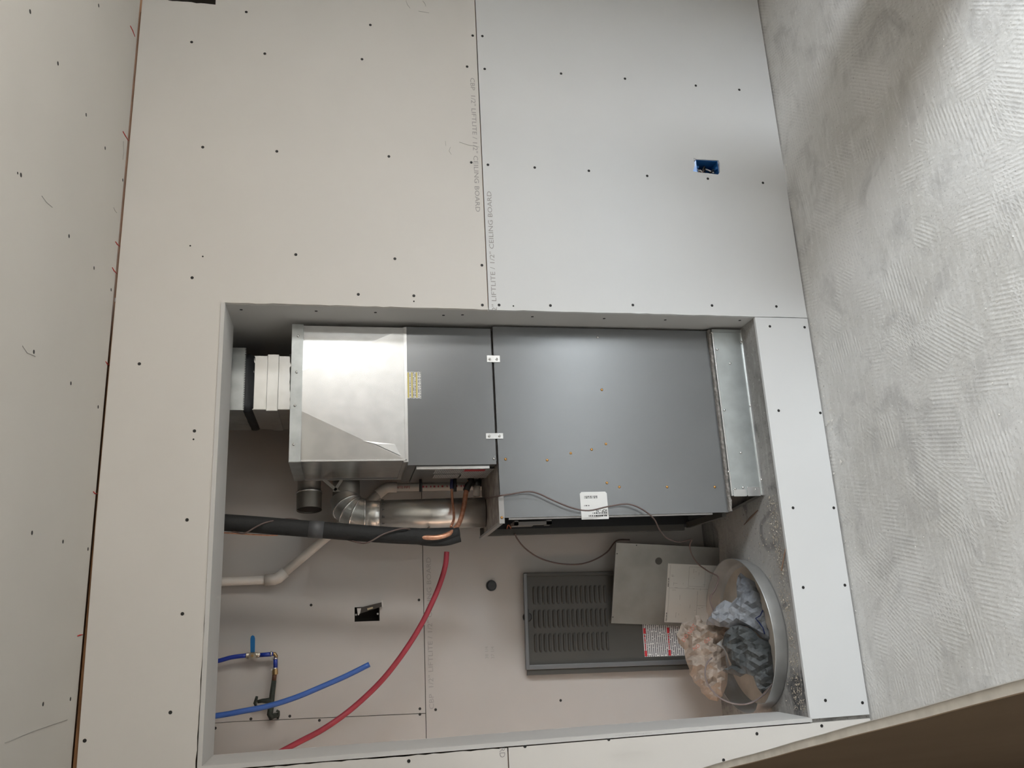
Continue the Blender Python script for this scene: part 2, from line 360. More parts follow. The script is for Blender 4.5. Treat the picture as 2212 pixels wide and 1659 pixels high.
# gypsum edge showing round the ragged cuts, and framing behind the sheets
fr = MB()
fr.box(XWL, XL - 0.03, T + 0.001, 0.14, 0.0, H); fr.box(XWL, 0.03, T + 0.001, 0.14, ZH + 0.035, H)
fr.box(0.03, hole_x - 0.05, T + 0.001, 0.14, 0.5, H); fr.box(0.03, 0.50, T + 0.001, 0.14, 0, 0.5); fr.box(0.75, XWR, T + 0.001, 0.14, 0, hole_z0 - 0.06)
fr.build('wall_framing', WOOD, wall)
MB().box(hole_x - 0.05, XWR, 0.16, 0.18, 1.5, H).build('cavity_back', DARK, wall)
MB().box(0.50, 0.75, 0.16, 0.18, 0, 0.5).build('cavity_back', DARK, wall)
_fs = [(532, 26), (800, 54), (414, 91), (572, 116), (782, 128), (1021, 77), (1009, 144), (438, 318), (598, 327), (840, 338), (1018, 351), (639, 550), (853, 559), (1041, 573), (415, 600), (774, 636), (894, 639), (894, 651), (1042, 659), (411, 531), (438, 554), (301, 786), (420, 931), (418, 949), (404, 1123), (394, 1326), (368, 1539), (183, 1600), (883, 1644),
       (1042, 78), (1047, 149), (1212, 159), (1350, 170), (1503, 185), (1597, 194), (1054, 356), (1155, 362), (1272, 369), (1398, 380), (1529, 386), (1648, 395), (1078, 659), (1189, 660), (1367, 659), (1538, 660), (1677, 662), (1109, 661),
       (1087, 1612), (1134, 1612), (1315, 1597), (1635, 1585), (1775, 1568), (1563, 1642)]
screws(wall, _fs, 1, 0.0, (0, -1, 0), {(894, 651), (411, 531), (438, 554), (418, 949), (1109, 661)})
screws(wall, [(1663, 705), (1738, 707), (1682, 887), (1772, 892), (1713, 1097), (1801, 1097), (1735, 1269), (1825, 1264), (1783, 1513), (1863, 1518)], 1, -0.001, (0, -1, 0))
# printed lines along the tapered edges of the sheets
LINE = 'CBP  1/2" LIFTLITE / 1/2" CEILING BOARD'
def print_line(s, x0, x1, z, size, rot, y, parent, m=INK):
    o = text(s, size, (0, 0, 0), rot, m, parent)
    xs_ = [v.co.x for v in o.data.vertices]; w = max(max(xs_) - min(xs_), 1e-3); o.scale = (abs(x1 - x0) / w, 1, 1); o.location = (x0, y, z)
    return o
a = P(1022, 168, 1, 0); b = P(1034, 457, 1, 0)
print_line(LINE, a.x, b.x, P(1028, 300, 1, 0).z + 0.012, 0.024, FLIP, -0.0005, wall)
a = P(1060, 672, 1, 0); b = P(1056, 414, 1, 0)
print_line('2" LIFTLITE / 1/2" CEILING BOARD', a.x, b.x, P(1061, 540, 1, 0).z - 0.010, 0.024, FACE, -0.0005, wall)
a = P(1084, 1603, 1, 0); b = P(1087, 1636, 1, 0)
print_line('ARD', a.x, b.x, P(1079, 1620, 1, 0).z, 0.024, FLIP, -0.0005, wall)
a = P(1116, 1646, 1, 0)
text('CEI', 0.024, (a.x - 0.06, -0.0005, a.z), FACE, INK, wall)
for pts in (((877, 2), (880, 10), (886, 18)), ((913, 2), (918, 8), (920, 14)), ((904, 24), (915, 26), (927, 28)), ((962, 305), (963, 315)), ((973, 318), (970, 326), (975, 334)), ((992, 307), (1010, 313), (1035, 318))):
    stroke(wall, pts, 0.0006, PENCIL, 'pencil_mark', 1, 0.0, (0, -0.0004, 0))

# liners round the opening (their cut edges show beside the sheets)
TH = 0.225
lin = MB().prism([[(XL - T, ZT)] + [(XL, ZT)] + jag((XL, ZT), (XL, ZH + T), 60, 0.0006, 21)[1:] + [(XL, ZH + T), (XL - T, ZH + T)]], -0.003, TH).build('trim_1', BOARD_J); lin['kind'] = 'structure'
MB().box(XL - 0.002, XL, TH, TH + 0.004, ZT, ZH).build('corner_edge', GYPSUM, lin)
lin2 = MB().box(XL, 0.0, -0.003, TH, ZH, ZH + T).build('trim_2', BOARD_J); lin2['kind'] = 'structure'
text('CEILING BOARD', 0.016, tuple(P(1330, 1590, 0, XL) + Vector((0.0004, 0, 0))), Matrix(((0, 0, 1), (0, 1, 0), (-1, 0, 0))).to_euler(), INK, lin)

# closet shell
cw = struct('wall_closet_right')
MB().box(0.0, T, 0.012, YB + 0.1, ZT - 0.2, H).build('drywall_sheet', BOARD_J, cw)
screws(cw, [(521, 669), (683, 672), (811, 675), (958, 681), (999, 680), (1150, 684), (1305, 688), (1437, 691), (1598, 692)], 0, 0.0, (-1, 0, 0))
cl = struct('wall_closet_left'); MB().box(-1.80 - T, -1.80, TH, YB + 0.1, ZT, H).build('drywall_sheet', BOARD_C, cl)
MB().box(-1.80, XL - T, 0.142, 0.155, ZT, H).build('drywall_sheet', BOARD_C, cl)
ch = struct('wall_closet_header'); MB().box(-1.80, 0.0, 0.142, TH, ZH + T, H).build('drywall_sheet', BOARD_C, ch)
cb = struct('wall_closet_back')
zb = P(917, 1400, 1, YB).z; xv = lambda px, py: P(px, py, 1, YB)
va, vb = xv(916, 1541), xv(505, 1559)
eb = [xv(a, b) for a, b in ((766, 1312), (820, 1309), (820, 1341), (766, 1343))]
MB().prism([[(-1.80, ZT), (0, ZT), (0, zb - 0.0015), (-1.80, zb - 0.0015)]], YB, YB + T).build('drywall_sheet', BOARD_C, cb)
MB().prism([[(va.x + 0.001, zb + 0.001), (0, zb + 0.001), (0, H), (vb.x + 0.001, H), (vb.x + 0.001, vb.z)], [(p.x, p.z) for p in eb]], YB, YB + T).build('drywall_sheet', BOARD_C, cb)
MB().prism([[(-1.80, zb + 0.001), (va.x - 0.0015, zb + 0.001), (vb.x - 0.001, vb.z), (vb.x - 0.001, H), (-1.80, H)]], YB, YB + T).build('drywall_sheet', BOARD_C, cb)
MB().box(-1.8, 0, YB + T + 0.06, YB + 0.09, ZT, H).build('cavity_back', DARK, cb)
screws(cb, [(672, 1307), (905, 1296), (542, 1553), (626, 1547), (690, 1556), (907, 1531), (907, 1543), (941, 1533), (1211, 1513), (465, 1573)], 1, YB, (0, -1, 0))
a = xv(930, 1533); b = xv(926, 1205)
print_line(LINE, a.x, b.x, P(934, 1380, 1, YB).z, 0.026, FACE, YB - 0.0006, cb, INK)
for s, px in (('38 1/4', 1055), ('37 1/4', 1068)):
    p = xv(px, 1423); text(s, 0.018, (p.x, YB - 0.0006, p.z), FACE, PENCIL, cb, 'pencil_mark')
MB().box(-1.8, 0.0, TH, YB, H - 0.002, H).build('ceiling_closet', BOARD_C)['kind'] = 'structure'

# the rest of the room
MB().box(XWL - 0.1, XWL, YR - 0.1, 0.14, 0, H).build('wall_left', SHEATH)['kind'] = 'structure'
MB().box(XWL, XWR, YR - 0.1, YR, 0, H).build('wall_rear', SHEATH)['kind'] = 'structure'
wr = struct('wall_right'); (d0, d1, d2_, d3), (n0, n1, n2, n3) = OPEN
for q in ((YR - 0.1, n0, 0, H), (n0, n1, 0, n2), (n0, n1, n3, H), (n1, d0, 0, H), (d0, d1, d3, H), (d1, 0.14, 0, H)):
    MB().box(XWR, XWR + 0.1, q[0], q[1], q[2], q[3]).build('sheathing_panel', SHEATH, wr)
for nm, (y0, y1, z0, z1) in (('door_1', OPEN[0]), ('window_1', OPEN[1])):
    dr = struct(nm)
    for q in ((y0, y0 + 0.05, z0, z1), (y1 - 0.05, y1, z0, z1), (y0 + 0.05, y1 - 0.05, z1 - 0.05, z1)) + (((y0 + 0.05, y1 - 0.05, z0, z0 + 0.05),) if z0 else ()):
        MB().box(XWR + 0.02, XWR + 0.09, q[0], q[1], q[2], q[3]).build(nm[:-2] + '_frame', PAPER, dr)

# ================================================================== FURNACE, COIL, PLENUM
YF = 0.14
def disc_mesh(name, r, h, m, seg=10, dome=False):
    b = MB()
    if dome: b.tube([(0, 0, 0), (0, 0, h * 0.6), (0, 0, h)], [r, r * 0.85, r * 0.3], seg)
    else: b.tube([(0, 0, 0), (0, 0, h)], r, seg, smooth=False)
    o = b.build(name, m); me = o.data; bpy.data.objects.remove(o); return me
brass_me = disc_mesh('brass_screw', 0.0052, 0.0035, BRASS, 8, True)
steel_me = disc_mesh('sheet_metal_screw', 0.0050, 0.004, STEEL, 8, True)
def heads(me, name, parent, pts, axis, val, nrm):
    q = Vector((0, 0, 1)).rotation_difference(Vector(nrm)).to_euler()
    for a, b in pts: place(me, name, parent, P(a, b, axis, val), q)

fx0, fx1, fz0, fz1, fyb = -0.715, -0.010, 0.352, 1.190, 0.505
furnace = thing('furnace', 'tall grey steel furnace cabinet with its doors off, standing in the closet', 'furnace', (-0.36, 0.3, fz0))
MB().box(fx0 + 0.010, fx1, YF, YF + 0.002, fz0, fz1).build('side_panel', PAINT, furnace)
c = MB(); c.box(fx0, fx1, fyb - 0.002, fyb, fz0, fz1); c.box(fx1 - 0.002, fx1, YF + 0.002, fyb, fz0, fz1); c.box(fx0 + 0.02, fx1, YF + 0.002, fyb, fz0, fz0 + 0.002)
c.build('cabinet', PAINT, furnace)
MB().box(fx0, fx1, YF, fyb, fz1 - 0.002, fz1).build('top_panel', mat('dusty_grey_top', (0.30, 0.27, 0.245), 0.7, metal=0.2, noise_amt=0.25, noise_scale=30), furnace)
MB().box(fx0 + 0.10, fx0 + 0.104, YF + 0.003, fyb - 0.003, fz0 + 0.003, fz1 - 0.003).build('inner_partition', BLACK, furnace)
MB().box(fx0 + 0.012, fx0 + 0.10, fyb - 0.005, fyb - 0.0025, fz0 + 0.003, fz1 - 0.003).build('inner_shade_sheet', BLACK, furnace)  # black sheet added so the open cabinet looks shaded inside
MB().box(fx0 + 0.022, fx0 + 0.10, YF + 0.0025, YF + 0.0045, fz0 + 0.003, fz1 - 0.003).build('inner_shade_sheet', BLACK, furnace)  # second black sheet, shade for the back of the side panel
MB().box(fx0 + 0.004, fx0 + 0.012, YF + 0.004, YF + 0.016, fz0 + 0.06, fz1 - 0.03).build('door_channel', PAINT_L, furnace)
MB().box(fx0 - 0.012, fx0 + 0.02, fyb - 0.004, fyb + 0.012, fz0 + 0.02, fz1 + 0.012).build('frame_rail', PAINT_D, furnace, 0.003)
MB().box(fx0 - 0.002, fx0 + 0.02, YF + 0.03, fyb, fz0 - 0.004, fz0 + 0.012).build('frame_rail', PAINT_D, furnace)
a, b = Y(1076, 1070, YF), Y(1090, 1131, YF)
MB().box(b.x, a.x, YF - 0.004, YF - 0.0005, b.z, a.z).build('corner_bracket', PAINT_L, furnace)
MB().hexa([(b.x, YF - 0.003, a.z), (b.x, YF - 0.003, b.z + 0.004), (b.x + 0.008, YF - 0.003, b.z + 0.004), (b.x + 0.008, YF - 0.003, a.z)],
          [(b.x - 0.012, fyb, a.z + 0.012), (b.x - 0.012, fyb, a.z - 0.006), (b.x - 0.004, fyb, a.z - 0.006), (b.x - 0.004, fyb, a.z + 0.012)]).build('corner_flange', PAINT_L, furnace)
heads(brass_me, 'brass_screw', furnace, [(1300, 842), (1309, 959), (1278, 971), (1233, 979), (1182, 994), (1092, 992), (1311, 1043), (1338, 1052), (1441, 1052), (1544, 1052)], 1, YF, (0, -1, 0))
heads(brass_me, 'brass_screw', furnace, [(1084, 1118)], 1, YF - 0.004, (0, -1, 0))
heads(steel_me, 'sheet_metal_screw', furnace, [(1291, 729)], 1, YF, (0, -1, 0))
xs = fx0 + 0.014
s = MB(); p = P(1112, 1131, 0, xs); q = P(1152, 1150, 0, xs)
zm = (p.z + q.z) / 2
s.box(xs - 0.006, xs + 0.010, p.y, p.y + 0.045, q.z, q.z + 0.020); s.box(xs - 0.006, xs + 0.010, p.y, p.y + 0.045, p.z - 0.014, p.z); s.box(xs - 0.006, xs + 0.006, p.y, p.y + 0.016, q.z, p.z); s.box(xs - 0.004, xs + 0.008, p.y + 0.05, p.y + 0.08, zm - 0.01, p.z)
s.build('door_switch_bracket', PAINT_L, furnace)
MB().tube(smooth_path([P(1094, 1150, 0, xs), P(1096, 1138, 0, xs), P(1099, 1134, 0, xs), P(1104, 1142, 0, xs), P(1102, 1147, 0, xs), P(1092, 1148, 0, xs)], 5), 0.0022, 6).build('igniter_wire', WIREO, furnace)
# joining tabs between furnace and coil case
for (x0, y0), (x1, y1), ss in (((1051, 768), (1080, 783), ((1058, 776), (1073, 776))), ((1049, 936), (1087, 948), ((1057, 942), (1079, 942)))):
    a, b = Y(x0, y0, YF), Y(x1, y1, YF)
    t = MB().box(b.x, a.x, YF - 0.003, YF - 0.0004, b.z, a.z).build('joining_tab', GALV, furnace, 0.0006)
    heads(steel_me, 'tab_screw', t, ss, 1, YF - 0.003, (0, -1, 0))
# rating label, its print runs up the cabinet
a, b = Y(1252, 1063, YF), Y(1315, 1121, YF)
lab = MB().prism([[(b.x, b.z), (a.x - 0.006, b.z), (a.x, b.z + 0.006), (a.x, a.z - 0.006), (a.x - 0.006, a.z), (b.x, a.z)]], YF - 0.0012, YF - 0.0003).build('rating_label', PAPER, furnace)
UPW = Matrix(((0, -1, 0), (0, 0, -1), (1, 0, 0)))     # reads upward, faces the room
INKB = mat('black_ink', (0.03, 0.03, 0.03), 0.6)
def lab_text(s, px, py, size, bold=0.0):
    p = Y(px, py, YF - 0.0017); text(s, size, tuple(p), UPW.to_euler(), INKB, lab, 'lettering', bold=bold)
lab_text('ICP - N', 1311, 1100, 0.013, 0.0003)
def dashes(m_, pt, u, v, n, length, height, seed, mt, parent, gap=.35):
    """one row of print too small to read: little blocks of ink along u"""
    r_ = random.Random(seed); k_ = 0.0; mb_ = MB(); w_ = u.cross(v).normalized() * .0003
    while k_ < length:
        d_ = r_.uniform(.5, 1.6) * height; a_ = pt + u * k_; b_ = pt + u * min(length, k_ + d_)
        mb_.hexa([a_, b_, b_ + v * height, a_ + v * height], [q_ + w_ for q_ in (a_, b_, b_ + v * height, a_ + v * height)]); k_ += d_ + height * r_.uniform(.2, .2 + gap * 2)
    return mb_.build(m_, mt, parent)
UZ, VX = Vector((0, 0, 1)), Vector((-1, 0, 0))
for px, py, ln_, hh in ((1311, 1106.5, .052, .0042), (1311, 1112, .066, .0050), (1290, 1071, .047, .0034), (1290, 1074, .047, .0034), (1273, 1091, .020, .0036)):
    dashes('fine_print', Y(px, py, YF - 0.0013), UZ, VX, 0, ln_, hh, int(px + py), INKB, lab)

# --- coil case
cx0, cx1, cz0, cz1, cyb = -0.519, -0.018, 1.197, 1.502, 0.475
coil = thing('coil_case', 'grey steel coil case sitting on top of the furnace under the plenum', 'coil case', (-0.27, 0.3, fz1))
MB().box(cx0, cx1, YF, cyb, cz0 - 0.002, cz1).build('case', PAINT, coil, 0.0012)
MB().box(cx0 + 0.01, cx1 - 0.01, YF + 0.006, cyb - 0.01, fz1 + 0.0005, cz0 - 0.001).build('seam_gap', DARK, coil)
LX = cx0 - 0.001
MB().box(cx0 - 0.004, cx0 - 0.0005, YF + 0.030, cyb - 0.004, cz0 + 0.02, cz1 - 0.03).build('access_plate', mat('coil_plate_grey', (0.15, 0.147, 0.14), 0.4, metal=0.4), coil, 0.001)
MB().box(cx0 - 0.012, cx0 - 0.0005, YF + 0.014, YF + 0.030, cz0 + 0.02, cz1 - 0.03).build('plate_lip', GALV, coil, 0.002)
heads(steel_me, 'sheet_metal_screw', coil, [(1067, 991)], 1, YF, (0, -1, 0))
# yellow striped label at the top edge of the coil case
a, b = Y(879, 803, YF), Y(910, 861, YF)
yl = MB().box(b.x, a.x, YF - 0.0012, YF - 0.0003, b.z, a.z).build('caution_label', print_mat('fine_print_grey', (0.72, 0.71, 0.69), (0.22, 0.22, 0.22), 170, 0.48, 160), coil)
for x0, x1 in ((880, 884), (888, 892), (898, 902)):
    p, q = Y(x0, 805, YF), Y(x1, 859, YF); MB().box(q.x, p.x, YF - 0.0016, YF - 0.0011, q.z, p.z).build('yellow_stripe', LABEL_Y, yl)
pm = print_mat('fine_print_side', (0.50, 0.49, 0.47), (0.14, 0.13, 0.13), 150, 0.46, 150, 'Z', 'Y')
def lface(px, py): return P(px, py, 0, cx0 - 0.0045)
def side_label(p0, p1, name, m):
    a, b = lface(*p0), lface(*p1)
    return MB().box(cx0 - 0.0052, cx0 - 0.0044, min(a.y, b.y), max(a.y, b.y), min(a.z, b.z), max(a.z, b.z)).build(name, m, coil)
side_label((940, 1014), (996, 1022), 'data_label', pm); side_label((938, 1025), (992, 1032), 'data_label', pm)
wl_ = side_label((1003, 1013), (1050, 1032), 'warning_label', pm)
a, b = lface(1004, 1014), lface(1046, 1017); MB().box(cx0 - 0.0058, cx0 - 0.0053, a.y, b.y, b.z, a.z).build('red_header', LABEL_R, wl_)
# stubs on the access plate: two drain plugs, drain cap with pvc nipple
def lstub(px, py, y, length, r, m, name, drop=0.0):
    p = Y(px, py, y); MB().tube([(cx0 - 0.003, y, p.z), (cx0 - 0.003 - length, y, p.z - drop)], r, 12, smooth=True).build(name, m, coil)
for px, py in ((909, 1052), (983, 1052)):
    p0, p1 = Y(px, py - 14, 0.40), Y(px, py + 10, 0.40)
    MB().tube([(cx0 - 0.002, 0.40, p0.z), p1], 0.0060, 10).build('drain_plug', BLACK, coil)
p0, p1 = Y(1030, 1040, 0.43), Y(1030, 1050, 0.43)
MB().tube([(cx0 - 0.002, 0.43, p0.z), p1], 0.017, 14).build('drain_cap', BLACK, coil)
p2 = Y(1029, 1072, 0.43); MB().tube([p1, p2], 0.013, 14).build('drain_nipple', PVC, coil)

# --- supply plenum with a cross-broken front
pz0, pz1, px0, px1, pyb = cz1 + 0.002, 1.892, -0.502, -0.022, 0.487
plen = thing('supply_plenum', 'shiny galvanized sheet metal plenum box above the grey coil case', 'plenum', (-0.27, 0.3, cz1))
A = lambda px, py, dy: (lambda p: (p.x, YF + dy, p.z))(Y(px, py, YF))
c0, c1_, c2_, c3 = (px0, YF, pz0), (px1, YF, pz0), (px1, YF, pz1), (px0, YF, pz1)
k1, k2 = A(645, 879, -0.011), A(652, 813, -0.011)
k1 = (k1[0], k1[1], pz1); k2 = (k2[0], k2[1], pz1); k3 = A(872, 735, -0.003); k3 = (px1, YF - 0.002, A(872, 735, 0)[2] + 0.03)
f = MB(); f.add([c0, c1_, c2_, c3, k1, k2], [(0, 4, 3), (0, 1, 5, 4), (1, 2, 5)])
fo = f.build('front_panel', GALV, plen)
p = MB(); p.box(px0, px0 + 0.001, YF + 0.0005, pyb, pz0, pz1); p.box(px1 - 0.001, px1, YF + 0.0005, pyb, pz0, pz1); p.box(px0, px1, pyb - 0.001, pyb, pz0, pz1); p.box(px0, px1, YF + 0.001, pyb, pz1 - 0.001, pz1)
p.build('side_panels', GALV, plen)
MB().box(px0 - 0.002, px0 + 0.004, YF - 0.003, YF + 0.004, pz0, pz1).build('corner_seam', GALV, plen, 0.0012)
MB().box(px0 - 0.005, px0 - 0.0005, pyb - 0.006, pyb + 0.002, pz0, pz1).build('corner_seam', PAINT_L, plen, 0.001)
fl = MB().box(px0 - 0.004, px1, YF - 0.014, YF - 0.012, pz1 - 0.036, pz1 + 0.002).build('top_flange', GALV_D, plen, 0.0005)
MB().box(px0 - 0.005, px0 - 0.003, YF - 0.012, pyb, pz1 - 0.036, pz1 + 0.002).build('top_flange', GALV_D, plen)
heads(steel_me, 'sheet_metal_screw', fl, [(644, 726), (641, 804), (637, 876), (634, 960)], 1, YF - 0.014, (0, -1, 0))
MB().box(px0 - 0.006, px1 + 0.002, YF - 0.003, YF - 0.0004, pz0 - 0.004, pz0 + 0.006).build('bottom_cleat', GALV, plen)
MB().box(px0 - 0.006, px0 - 0.001, YF, pyb, pz0 - 0.002, pz0 + 0.012).build('bottom_cleat', GALV, plen)
ta, tb = Y(783, 953, YF), Y(866, 985, YF)
MB().add([(ta.x, YF - 0.0085, ta.z), (ta.x - 0.01, YF - 0.0075, ta.z - 0.04), (tb.x, YF - 0.004, tb.z), (tb.x + 0.04, YF - 0.004, tb.z + 0.02)], [(0, 1, 2, 3)]).build('crease_dent', GALV, plen)
MASTIC = mat('grey_mastic', (0.10, 0.095, 0.09), 0.4, noise_amt=0.3, noise_scale=40)

# --- rectangular supply duct rising behind the header
DY = 0.262
a, b, c_, d_ = Y(549, 768, DY), Y(547, 885, DY), Y(503, 752, DY), Y(500, 885, DY)
dx1, dx0 = a.x, b.x; dzt = a.z
duct = thing('supply_duct', 'galvanized rectangular duct rising from the plenum with a black cloth collar', 'duct', (-0.23, 0.4, pz1))
DYB = 0.56
MB().box(dx0, dx1, DY, DYB, pz1 + 0.002, dzt).build('duct_section', GALV, duct, 0.0015)
q0, q1 = Y(602, 820, DY).z, Y(577, 820, DY).z
MB().box(dx0 - 0.006, dx1 + 0.004, DY - 0.006, DYB, q0, q1).build('drive_cleat', GALV, duct, 0.0015)
zc0 = Y(530, 760, DY).z
n = 9; cv = MB(); rings = []
for i in range(7):
    t = i / 6; z = dzt - 0.004 + (zc0 - dzt + 0.012) * t; s_ = 0.006 + 0.012 * math.sin(t * math.pi) * (-1)
    rings.append((z, s_))
vs, fs = [], []
for z, s_ in rings:
    loop = []
    for (xa, ya), (xb, yb) in (((dx0 + s_, DY - s_ * 0.4), (dx1 - s_, DY - s_ * 0.4)), ((dx1 - s_, DY - s_ * 0.4), (dx1 - s_, DYB)), ((dx1 - s_, DYB), (dx0 + s_, DYB)), ((dx0 + s_, DYB), (dx0 + s_, DY - s_ * 0.4))):
        for k in range(n): loop.append((xa + (xb - xa) * k / n + R.uniform(-.003, .003), ya + (yb - ya) * k / n + R.uniform(-.003, .003), z))
    vs += loop
m_ = 4 * n
for i in range(6):
    for k in range(m_): fs.append((i * m_ + k, i * m_ + (k + 1) % m_, (i + 1) * m_ + (k + 1) % m_, (i + 1) * m_ + k))
cv.add(vs, fs, smooth=True).build('cloth_collar', CANVAS, duct)
ux0, ux1 = Y(525, 905, DY).x + 0.03, Y(515, 752, DY).x
MB().box(ux0, ux1, DY - 0.006, DYB, zc0, H - 0.004).build('upper_section', GALV_D, duct, 0.001)
tooth = MB(); k = 0; x = ux0
while x < ux1 - 0.004:
    tooth.box(x, x + 0.0032, DY - 0.0075, DY - 0.0055, zc0 - 0.0035, zc0 + 0.001); x += 0.0064
tooth.build('crimped_edge', GALV_D, duct)
mb = MB()
pts = [Vector((dx0 - 0.004 + (dx1 - dx0 + 0.008) * i / 16, DY - 0.008 + R.uniform(-.004, .004), pz1 + 0.005 + R.uniform(-.002, .004))) for i in range(17)]
mb.tube(pts, [0.006 + R.uniform(-.002, .003) for _ in pts], 7).build('mastic_bead', MASTIC, duct)

# --- base box under the furnace (return plenum)
bz0, bz1, bx0, bx1, by0, byb = ZT + 0.0005, fz0 - 0.008, -0.648, -0.012, 0.118, 0.50
base = thing('return_base_box', 'low galvanized return box on the concrete under the furnace, open at its left end', 'duct box', (-0.33, 0.3, ZT))
MB().box(bx0, bx1, by0, by0 + 0.0012, bz0 + 0.006, bz1).build('front_panel', mat('pale_galvanized', (0.60, 0.64, 0.64), 0.36, metal=0.9, noise_amt=0.08, noise_scale=16, detail=5), base)
c = MB(); c.box(bx0, bx1, byb - 0.001, byb, bz0, bz1); c.box(bx1 - 0.001, bx1, by0, byb, bz0, bz1); c.box(bx0, bx1, by0, byb, bz1 - 0.001, bz1)
c.build('shell', GALV_D, base)
MB().box(bx0 + 0.12, bx0 + 0.121, by0 + 0.002, byb - 0.002, bz0, bz1 - 0.002).build('inner_panel', PAINT_D, base)
MB().box(bx0 - 0.002, bx1, by0 - 0.006, by0 + 0.002, bz0, bz0 + 0.008).build('bottom_lip', GALV, base, 0.001)
MB().box(bx0 - 0.002, bx1, by0 - 0.004, by0 - 0.0005, bz1 - 0.006, bz1).build('top_lip', GALV, base, 0.001)
g1 = MB().box(bx0 - 0.004, bx0 + 0.030, by0 - 0.003, by0 - 0.0003, bz0 + 0.012, bz0 + 0.062).build('end_tab', GALV, base, 0.001)
MB().box(bx0 - 0.004, bx0 + 0.022, by0 - 0.002, by0 - 0.0003, bz0 + 0.066, bz1 - 0.01).build('end_tab', GALV, base, 0.001)
MB().hexa([(bx0 - 0.002, by0 + 0.02, bz0), (bx0 - 0.030, byb - 0.03, bz0), (bx0 - 0.030, byb - 0.03, bz0 + 0.022), (bx0 - 0.002, by0 + 0.02, bz0 + 0.022)],
          [(bx0 - 0.001, by0 + 0.02, bz0), (bx0 - 0.028, byb - 0.03, bz0), (bx0 - 0.028, byb - 0.03, bz0 + 0.022), (bx0 - 0.001, by0 + 0.02, bz0 + 0.022)]).build('end_flange', GALV_P, base)
MB().box(bx1 - 0.012, bx1 + 0.0, by0 - 0.005, by0 - 0.0005, bz0, bz1).build('end_tab', GALV_D, base)
heads(steel_me, 'sheet_metal_screw', base, [(1549, 755), (1577, 785), (1565, 886), (1600, 978), (1574, 1019), (1588, 1056), (1605, 1053), (1632, 1057), (1538, 719)], 1, by0 - 0.001, (0, -1, 0))
heads(steel_me, 'lip_screw', base, [(1601, 739), (1621, 876), (1645, 1036)], 1, by0 - 0.005, (0, -1, 0))
gk = MB(); N = 70
for side in (0,):
    vs = []; 
    for i in range(N + 1):
        x = fx0 + 0.012 + (fx1 - fx0 - 0.012) * i / N; j = R.uniform(-.003, .003)
        vs += [(x, YF - 0.012 + j, fz0 - 0.0005), (x, YF - 0.014 + j, fz0 - 0.009 + R.uniform(-.002, .002)), (x, YF + 0.03, fz0 - 0.0075), (x, YF + 0.03, fz0 - 0.0005)]
    fs = [(4 * i + k, 4 * i + (k + 1) % 4, 4 * i + 4 + (k + 1) % 4, 4 * i + 4 + k) for i in range(N) for k in range(4)] + [(0, 1, 2, 3), (4 * N, 4 * N + 1, 4 * N + 2, 4 * N + 3)]
    gk.add(vs, fs)
gk.build('gasket', GASKET, base)

# ================================================================== PIPES
# flue: round galvanized pipe with a gored elbow, passing behind the plenum
FY = 0.484
FLUE = mat('flue_galvanized', (0.80, 0.79, 0.76), 0.33, metal=0.9, noise_amt=0.06, noise_scale=20)
flue = thing('flue_pipe', 'round galvanized flue pipe with a gored elbow beside the coil case', 'pipe', tuple(Y(1072, 1106, FY)))
fr_ = 0.056
b0 = Y(1070, 1106, 0.450); b0.z = fz1 + 0.001; b1 = Y(822, 1113, FY)
MB().tube([b0, b1], fr_, 28).build('straight_pipe', FLUE, flue)
b2 = Y(787, 1113, FY)
MB().tube([b1 - (b2 - b1).normalized() * 0.012, b2], [fr_ - 0.003, fr_ - 0.002], 28).build('crimped_collar', FLUE, flue)
notch = MB()
for i in range(14):
    a = 2 * math.pi * i / 14; notch.box(b1.x + math.cos(a) * (fr_ - 0.001) - 0.004, b1.x + math.cos(a) * (fr_ - 0.001) + 0.004, FY + math.sin(a) * (fr_ - 0.001) - 0.002, FY + math.sin(a) * (fr_ - 0.001) + 0.002, b1.z - 0.012, b1.z - 0.002)
notch.build('crimp_notches', PAINT_D, flue)
upv = (b2 - b1).normalized(); sd = Vector((0.86, 0.51, 0.0)); rb = 0.066
arc = [b2 + upv * rb * math.sin(math.radians(t)) + sd * rb * (1 - math.cos(math.radians(t))) for t in (0, 26, 45, 64, 90)]
tan = [upv * math.cos(math.radians(t)) + sd * math.sin(math.radians(t)) for t in (0, 26, 45, 64, 90)]
for i in range(4):
    MB().tube([arc[i], arc[i + 1]], fr_ + 0.003, 26, caps=False, tans=[tan[i], tan[i + 1]]).build('elbow_gore', GALV_D, flue)
for i in range(4):
    MB().tube([arc[i] - tan[i] * 0.003, arc[i] + tan[i] * 0.003], fr_ + 0.0062, 26, tans=[tan[i]] * 2).build('elbow_bead', GALV, flue)
MB().tube([arc[4], arc[4] + sd * 0.20], fr_ - 0.005, 26).build('upper_pipe', GALV_P, flue)
heads(steel_me, 'sheet_metal_screw', flue, [(816, 1094), (818, 1139)], 1, FY - fr_ * 0.75, (0, -1, 0))
# hanger strap
hs = [Y(694, 1036, .43), Y(725, 1062, .43), Y(742, 1036, .43)]
MB().hexa([hs[0], hs[1], hs[1] + Vector((0, 0, -.018)), hs[0] + Vector((0, 0, -.018))], [q + Vector((0, .002, 0)) for q in (hs[0], hs[1], hs[1] + Vector((0, 0, -.018)), hs[0] + Vector((0, 0, -.018)))]).build('hanger_strap', GALV_P, flue)
MB().hexa([hs[2], hs[1], hs[1] + Vector((0, 0, .012)), hs[2] + Vector((0, 0, .012))], [q + Vector((0, .002, 0)) for q in (hs[2], hs[1], hs[1] + Vector((0, 0, .012)), hs[2] + Vector((0, 0, .012)))]).build('hanger_strap', GALV_P, flue)

